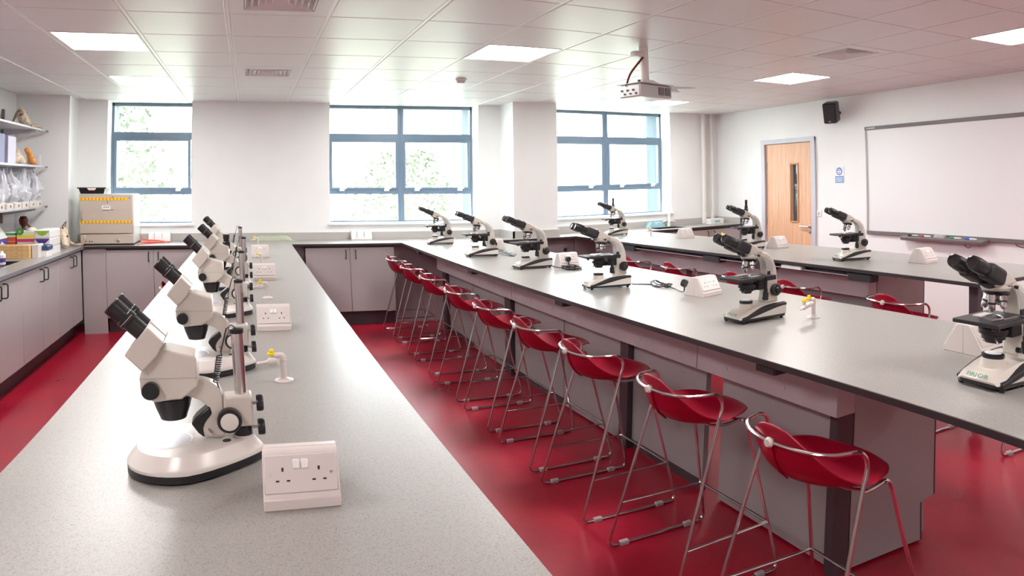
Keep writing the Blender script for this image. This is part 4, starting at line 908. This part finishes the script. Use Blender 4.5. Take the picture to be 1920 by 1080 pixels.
MB().lathe([(.016, 0), (.016, .010), (.010, .016), (0, .016)], (.125, -.022, .052), (0, -1, 0), 18).build('dial', 'steel', t)
for x in (-.22, -.18, -.155): MB().lathe([(.006, 0), (.006, .004)], (x, -.022, .045), (0, -1, 0), 10).build('button', 'black', t)
MB().box(.055, .085, -.0235, -.021, .056, .062).build('indicator', 'tape', t, smooth=0)
t = thing('storage_tray', 'black plastic tray with a white label on top of the incubator', 'tray', (-1.775, 7.78, ZT + .549))
MB().loft([[(-.125, -.09, 0), (.125, -.09, 0), (.125, .11, 0), (-.125, .11, 0)], [(-.14, -.11, .055), (.14, -.11, .055), (.14, .13, .055), (-.14, .13, .055)], [(-.155, -.12, .056), (.155, -.12, .056), (.155, .14, .056), (-.155, .14, .056)], [(-.155, -.12, .068), (.155, -.12, .068), (.155, .14, .068), (-.155, .14, .068)]]).build('tray', 'black', t, smooth=0)
MB().prism([(-.05, .062), (.05, .062), (.03, .036), (-.028, .036)], -.122, -.108).build('label', 'white', t, smooth=0)
MB().prism([(-.028, .042), (.03, .042), (.028, .034), (-.026, .034)], -.1235, -.12).build('label_text', 'redcable', t, smooth=0)
cable('rubber_hose', [(-1.28, 7.62, ZT + .008), (-1.15, 7.72, ZT + .010), (-1.02, 7.80, ZT + .012), (-.95, 7.86, ZT + .010), (-1.05, 7.93, ZT + .012), (-1.2, 7.85, ZT + .020), (-1.26, 7.74, ZT + .022), (-1.12, 7.68, ZT + .024), (-1.0, 7.74, ZT + .026), (-1.08, 7.86, ZT + .026), (-1.25, 7.96, ZT + .03), (-1.29, 7.98, ZT + .06)], .007, 'redcable', 'coil of red rubber hose on the worktop right of the incubator', 'hose')
def crumple(name, x0, x1, y0, y1, h, key, label, cat, seed=1, nx=16, ny=8):
    rr = random.Random(seed); top = []; 
    for i in range(nx + 1):
        r_ = []
        for j in range(ny + 1):
            u, v = i / nx, j / ny; e = (min(u, 1 - u) * 6, min(v, 1 - v) * 4); k = min(1, e[0]) * min(1, e[1])
            r_.append((x0 + (x1 - x0) * u + rr.uniform(-.008, .008), y0 + (y1 - y0) * v + rr.uniform(-.008, .008), h * k * (.55 + .45 * rr.random()) + .002))
        top.append(r_)
    b = MB(); n = ny + 1; vs = [p for r_ in top for p in r_]; N = len(vs); vs += [(x, y, 0.0) for x, y, z in vs]
    fs = [(i * n + j, (i + 1) * n + j, (i + 1) * n + j + 1, i * n + j + 1) for i in range(nx) for j in range(ny)]
    fs += [tuple(N + q for q in f[::-1]) for f in fs]
    for i in range(nx):
        fs.append((i * n, N + i * n, N + (i + 1) * n, (i + 1) * n)); fs.append((i * n + ny, (i + 1) * n + ny, N + (i + 1) * n + ny, N + i * n + ny))
    for j in range(ny): fs.append((j, j + 1, N + j + 1, N + j)); fs.append((nx * n + j, N + nx * n + j, N + nx * n + j + 1, nx * n + j + 1))
    b.add(vs, fs); o = b.build(name, key, smooth=180, loc=(0, 0, ZT)); 
    return tag(o, label, cat) if label else o
M['palegreen'] = film('pale_green_film'); M['palegreen'].node_tree.nodes['Principled BSDF'].inputs['Base Color'].default_value = (.72, .80, .58, 1)
crumple('plastic_bag', -.02, .50, 7.98, 8.10, .06, 'palegreen', 'crumpled pale green plastic bag against the upstand behind the left bench', 'bag', 4)
crumple('cleaning_cloth_pack', 5.20, 5.52, 7.99, 8.10, .085, 'bluewash', 'blue crumpled pack of wipes behind the far sink', 'pack', 7)
t = thing('pipette_stand', 'white upright stand with star-shaped arms beside the far sink', 'stand', (5.60, 8.04, ZT))
MB().lathe([(.028, 0), (.028, .05), (.022, .06), (.022, .30), (.012, .325), (0, .326)], n=18).build('column', 'white', t)
b = MB()
for k in range(6):
    a = k * PI / 3 + .2; b.tube([(0, 0, .075), (.10 * math.cos(a) * .75, .07 * math.sin(a), .078), (.135 * math.cos(a) * .9, .075 * math.sin(a), .068)], [.008, .007, .004], 6)
b.build('arms', 'white', t)
t = thing('storage_box', 'small white box with blue label at the right end of the window worktop', 'box', (6.36, 7.92, ZT))
MB().cbox(-.13, .13, -.06, .06, 0, .075, .004).build('box', 'white', t)
MB().box(-.05, .05, -.0615, -.059, .02, .05).build('label', 'bluewash', t, smooth=0)

# ------------------------------------------------------------------ left shelves and their contents
def shelf(z, label):
    t = thing('wall_shelf', label, 'shelf', (XL, 6.2, z), 0, 'grey shelves on the left wall')
    MB().box(.0, .35, -1.7, 1.42, -.022, 0).build('board', 'shelf', t, bevel=.003, seg=1)
    for y in (-1.2, .1, 1.15):
        MB().prism([(.0, -.022), (.34, -.022), (.34, -.038), (.03, -.085), (0, -.085)], y - .012, y + .012).build('bracket', 'shelf', t, smooth=0)
    MB().box(.325, .352, 1.42, 1.5, -.022, -.004).build('end_stop', 'bracket', t, smooth=0)
ZS = [2.165, 1.785, 1.365]
shelf(ZS[0], 'top grey wall shelf on the left, carrying the horned skull'); shelf(ZS[1], 'middle grey wall shelf on the left, carrying specimens'); shelf(ZS[2], 'lowest grey wall shelf on the left, carrying bagged models')
for y in (5.0, 6.3, 7.35):
    tag(MB().box(XL, XL + .025, y - .014, y + .014, 1.2, 2.35).build('shelf_upright', 'bracket', smooth=0), {5.0: 'vertical shelf rail on the left wall, outside the left edge', 6.3: 'vertical shelf rail on the left wall at the photo edge', 7.35: 'vertical shelf rail near the corner boxing'}[y], 'rail', 'upright rails behind the shelves')
# ram skull with horns
t = thing('animal_skull', 'horned animal skull on the top left shelf', 'skull', (-2.40, 7.35, ZS[0]), 0)
MB().tube(catmull([(.02, .12, .03), (.015, .08, .05), (.0, .02, .09), (-.01, -.02, .16), (-.01, -.03, .205)], 4), [.02, .03, .035, .04, .045, .048, .05, .052, .05, .05, .048, .044, .04, .036, .03, .022, .012], 10).build('cranium', 'bone', t)
for s in (-1, 1):
    ps = catmull([(0, -.02 + .04 * s, .14), (.01, -.06 + .08 * s, .15), (.02, -.10 + .14 * s, .11), (.03, -.13 + .21 * s, .05), (.04, -.15 + .25 * s, .02)], 5)
    MB().tube(ps, [.026 - .020 * k / (len(ps) - 1) for k in range(len(ps))], 8).build('horn', 'horn', t)
t = thing('jawbone', 'pale bone lying at the end of the top left shelf', 'bone', (-2.33, 7.58, ZS[0] + .022))
MB().tube(catmull([(-.02, -.14, 0), (0, -.06, .008), (.01, .04, .004), (0, .13, -.006)], 5), .02, 8).build('bone', 'bone', t)
# middle shelf
def tbox(name, x, y, z, dx, dy, dz, key, label, cat, rz=0, group=None, bands=()):
    t = thing(name, label, cat, (x, y, z), rz, group)
    MB().box(-dx / 2, dx / 2, -dy / 2, dy / 2, 0, dz).build('box', key, t, bevel=.003, seg=1)
    for (z0, z1, k, e) in bands: MB().box(-dx / 2 * e - .001, dx / 2 * e + .001, -dy / 2 - .0012, dy / 2 + .0012, z0, z1).build('printed_band', k, t, smooth=0)
    return t
M['lilac'] = mat('lilac_card', (.50, .48, .60), .5); M['jeans'] = mat('dark_print', (.16, .17, .30), .5); M['orange'] = mat('orange_resin', (.72, .30, .06), .4)
tbox('display_case', -2.36, 6.46, ZS[1], .16, .16, .26, 'jeans', 'dark printed case at the photo edge on the middle shelf', 'case')
tbox('display_case', -2.36, 6.72, ZS[1], .16, .20, .25, 'lilac', 'pale lilac case on the middle left shelf', 'case')
def blob(name, x, y, z, pts, key, label, cat, seed):
    t = thing(name, label, cat, (x, y, z)); b = MB()
    for (a, c, d, r) in pts: b.sphere((a, c, d), r, 8)
    o = b.build('specimen', key, t, smooth=180); m = o.modifiers.new('remesh', 'REMESH'); m.mode = 'VOXEL'; m.voxel_size = .008; m.use_smooth_shade = True
    return t
blob('skull_model', -2.36, 7.02, ZS[1], [(0, 0, .05, .05), (0, .04, .075, .055), (0, .10, .06, .05), (0, .16, .045, .045), (0, .05, .12, .035), (0, .22, .032, .032)], 'bone', 'cream model skull on the middle left shelf', 'skull', 1)
blob('coral_model', -2.34, 7.40, ZS[1], [(0, -.08, .15, .03), (0, -.03, .13, .035), (0, .01, .09, .035), (0, .05, .055, .04), (0, .1, .04, .04)], 'orange', 'orange curved specimen on the middle left shelf', 'specimen', 2)
tbox('clear_case', -2.34, 7.545, ZS[1], .12, .07, .11, 'film', 'small clear case at the end of the middle left shelf', 'case')
# bags and bottles on the low shelf
GBG = 'clear plastic bags of models on the lowest left shelf'
def bag(y, x, h, lab, dark):
    t = thing('plastic_bag', lab, 'bag', (x, y, ZS[2] + .03), 0, GBG); rr = random.Random(int(y * 100)); rings = []
    for k in range(15):
        u = k / 14; r = .100 * (math.sin(min(1, u * 2.2 + .15) * PI / 2)) * (1 - .80 * max(0, (u - .45) / .55) ** .8) * (1 + (.45 if k == 14 else .2 if k == 13 else 0)); ring = []
        ph = rr.uniform(-.15, .15)
        for j in range(30): a = 2 * PI * j / 30; q = 1 + .16 * math.sin(5 * a + ph * 6) + .10 * math.sin(9 * a + 2.5 * u) + rr.uniform(-.07, .07); ring.append((r * q * math.cos(a) + .02 * math.sin(5 * u + y * 9), r * q * math.sin(a) * 1.05 + .025 * math.sin(4 * u + y * 20) * u, h * u + rr.uniform(-.01, .01) * (u > .1) + (rr.uniform(-.03, .03) if k == 14 else 0)))
        rings.append(ring)
    MB().loft(rings, (True, False)).build('film_bag', 'film', t, smooth=25)
    MB().sphere((0, 0, .085), .062, 10, (1, 1, 1.1)).box(-.05, .05, -.05, .05, .0, .03).build('model_inside', 'white', t)
    if dark: MB().sphere((.02, .01, h * .62), .035, 8, (.6, 1, 1.3)).build('dark_part', 'jeans', t)
for k, (y, x, h) in enumerate(((6.38, -2.38, .28), (6.62, -2.36, .33), (6.92, -2.36, .33), (7.22, -2.36, .34), (7.50, -2.36, .33))):
    bag(y, x, h, ['bagged white model at the photo edge on the lowest left shelf', 'second bagged white model from the photo edge', 'bagged white model in the middle of the lowest left shelf', 'bagged white model next to the last on the lowest left shelf', 'last bagged model with a dark part, nearest the corner boxing'][k], k in (1, 4))
for k in range(6):
    y = 6.42 + k * .21
    t = thing('specimen_pot', 'small cream pot at the front of the lowest shelf, ' + ['at the photo edge', 'second from the photo edge', 'third from the photo edge', 'third from the corner end', 'second from the corner end', 'nearest the corner'][k], 'pot', (-2.275, y, ZS[2]), 0, 'cream pots along the front of the lowest left shelf')
    MB().cbox(-.02, .02, -.075, .075, 0, .055, .008).build('pot', 'cream2', t)
    MB().box(.020, .0215, -.014, .014, .012, .036).build('print', 'brown', t, smooth=0)

# ------------------------------------------------------------------ things on the left worktop
M['bblue'] = mat('bag_blue', (.10, .10, .48), .4); M['boxred'] = mat('box_red', (.72, .10, .03), .45); M['boxyel'] = mat('box_yellow', (.90, .78, .05), .45); M['pink'] = mat('pink_strip', (.75, .03, .18), .45)
M['gpk'] = mat('pack_green', (.33, .55, .06), .45); M['navy'] = mat('lid_navy', (.03, .06, .16), .4); M['cream3'] = mat('pack_cream', (.75, .72, .62), .5); M['grn'] = mat('logo_green', (.02, .30, .08), .5)
M['amber'] = mat('amber_dark', (.10, .02, .012), .25); M['wine'] = mat('wine_print', (.30, .01, .05), .4); M['violet'] = mat('violet_print', (.08, .04, .25), .4)
t = thing('blue_bag', 'blue and white plastic packet at the photo edge on the left worktop', 'packet', (-2.50, 6.80, ZT))
MB().loft([[(-.10, -.16, 0), (.10, -.16, 0), (.10, .16, 0), (-.10, .16, 0)], [(-.11, -.17, .14), (.11, -.17, .14), (.11, .17, .14), (-.11, .17, .14)]]).build('lower_part', 'bblue', t, bevel=.02)
MB().loft([[(-.11, -.17, .14), (.11, -.17, .14), (.11, .17, .14), (-.11, .17, .14)], [(-.02, -.20, .26), (.02, -.20, .26), (.02, .20, .27), (-.02, .20, .27)]]).build('upper_part', 'white', t, bevel=.01)
MB().loft([[(.108, -.05, .02), (.112, .06, .02), (.112, .06, .09), (.110, .0, .12), (.108, -.05, .08)]] + [[(.114, -.05, .02), (.118, .06, .02), (.118, .06, .09), (.116, .0, .12), (.114, -.05, .08)]]).build('print', 'white', t, smooth=0)
tbox('seed_box', -2.385, 7.06, ZT, .105, .18, .19, 'cream3', 'orange-red and cream box with a green top mark', 'box', bands=((.04, .105, 'boxred', 1), (.11, .15, 'boxred', 1), (.165, .188, 'grn', 1)))
t = tbox('paper_box', -2.235, 7.08, ZT, .165, .20, .20, 'cream3', 'cream box with yellow and pink stripes and a green logo', 'box', bands=((.135, .165, 'boxyel', 1), (.10, .128, 'pink', 1)))
MB().sphere((.02, .0, .205), .05, 8, (.9, 1, .6)).build('bundle', 'cream3', t)
MB().use('grn').lathe([(.035, 0), (.035, .004)], (-.055, -.102, .20), (0, -1, 0), 14).use('orange').lathe([(.014, 0), (.014, .006)], (-.055, -.102, .20), (0, -1, 0), 10).build('logo', parent=t)
GT3 = 'stacked white wipe packs'
for k, (c1, lab) in enumerate((('wine', 'bottom white pack with wine print, under the other two'), ('violet', 'middle white pack with violet print in the stack of three'), ('gpk', 'top white pack with green print in the stack of three'))):
    t = thing('wipe_pack', lab, 'pack', (-2.01, 6.885, ZT + k * .077), 0, GT3)
    MB().cbox(-.075, .075, -.16, .16, 0, .075, .012).build('pack', 'white', t)
    MB().prism([(-.07 + .135 * (j / 12), .068 - .048 * math.sin(PI * j / 12)) for j in range(13)], -.1625, -.159).build('printed_oval', c1, t, smooth=0)
for k in range(3):
    t = thing('wooden_box', ['lowest pine box of the stack of three on the left worktop', 'middle pine box of the stack of three on the left worktop', 'top pine box of the stack of three on the left worktop'][k], 'box', (-2.15, 6.46, ZT + .039 * k), 0, 'stack of pine boxes')
    MB().box(-.16, .13, -.07, .07, 0, .038).build('box', 'pine', t, bevel=.002, seg=1)
    MB().box(-.161, .131, -.071, .071, .026, .0275).build('lid_line', 'woodlip', t, smooth=0)
t = thing('tissue_packs', 'white paper block behind the pine boxes', 'paper', (-1.985, 6.50, ZT)); MB().cbox(-.03, .03, -.07, .07, 0, .12, .006).build('block', 'cream2', t)
t = thing('storage_tub', 'white tub with navy lid in front of the wipe packs', 'tub', (-1.96, 6.62, ZT))
MB().cbox(-.065, .055, -.10, .05, 0, .06, .01).build('tub', 'white', t); MB().cbox(-.07, .06, -.105, .055, .06, .10, .01).build('lid', 'navy', t)
MB().box(-.04, .0, -.1025, -.10, .035, .05).build('label', 'navy', t, smooth=0)
t = thing('wash_bottle', 'small white bottle at the photo edge by the left sink', 'bottle', (-2.10, 5.97, ZT))
MB().lathe([(.03, 0), (.032, .01), (.032, .08), (.016, .095), (.014, .11), (0, .112)], n=18).build('bottle', 'white', t); MB().lathe([(.0325, .02), (.0325, .055)], n=18).build('label', 'violet', t)
t = thing('amber_bottle', 'dark amber stoppered bottle standing behind the green-topped boxes', 'bottle', (-2.40, 7.42, ZT))
MB().lathe([(.045, 0), (.045, .16), (.02, .20), (.018, .22), (.040, .25), (.045, .29), (.03, .325), (0, .33)], n=18, ).build('bottle', 'amber', t)
t = thing('curved_horn', 'brown curved horn leaning behind the wipe packs', 'horn', (-2.42, 7.56, ZT))
ps = catmull([(.12, .02, .0), (.08, .06, .10), (.02, .06, .20), (-.05, .03, .28)], 5); MB().tube(ps, [.03 - .024 * k / (len(ps) - 1) for k in range(len(ps))], 8).build('horn', 'horn', t)
t = thing('deer_skull', 'pale long-nosed skull with short horns at the far end of the left worktop', 'skull', (-1.985, 7.34, ZT), .2)
ps = catmull([(.03, -.10, .02), (.02, -.06, .05), (.0, .0, .11), (-.01, .05, .17), (.0, .08, .16)], 5)
MB().tube(ps, [.016 + .034 * math.sin(PI * min(1, (k + 2) / len(ps)) * .75) for k in range(len(ps))], 10).build('cranium', 'bone', t)
for s in (-1, 1):
    q = catmull([(0, .04 + .02 * s, .18), (.01 * s, .04 + .03 * s, .22), (.02, .05 + .05 * s, .27)], 5); MB().tube(q, [.012 - .009 * k / (len(q) - 1) for k in range(len(q))], 8).build('horn', 'horn', t)
    MB().sphere((.035, .0 + .03 * s, .12), .013, 6).build('eye_socket', 'hole', t)
t = thing('jawbone', 'pale jawbone with dark teeth beside the far skull on the left worktop', 'bone', (-1.90, 7.56, ZT))
ps = catmull([(-.10, .0, .11), (-.09, .01, .05), (-.04, .02, .02), (.04, .0, .02), (.07, -.01, .06), (.08, -.02, .11)], 5); MB().tube(ps, .016, 8).build('bone', 'bone', t)
MB().box(-.03, .03, .0, .02, .03, .042).build('teeth', 'horn', t)
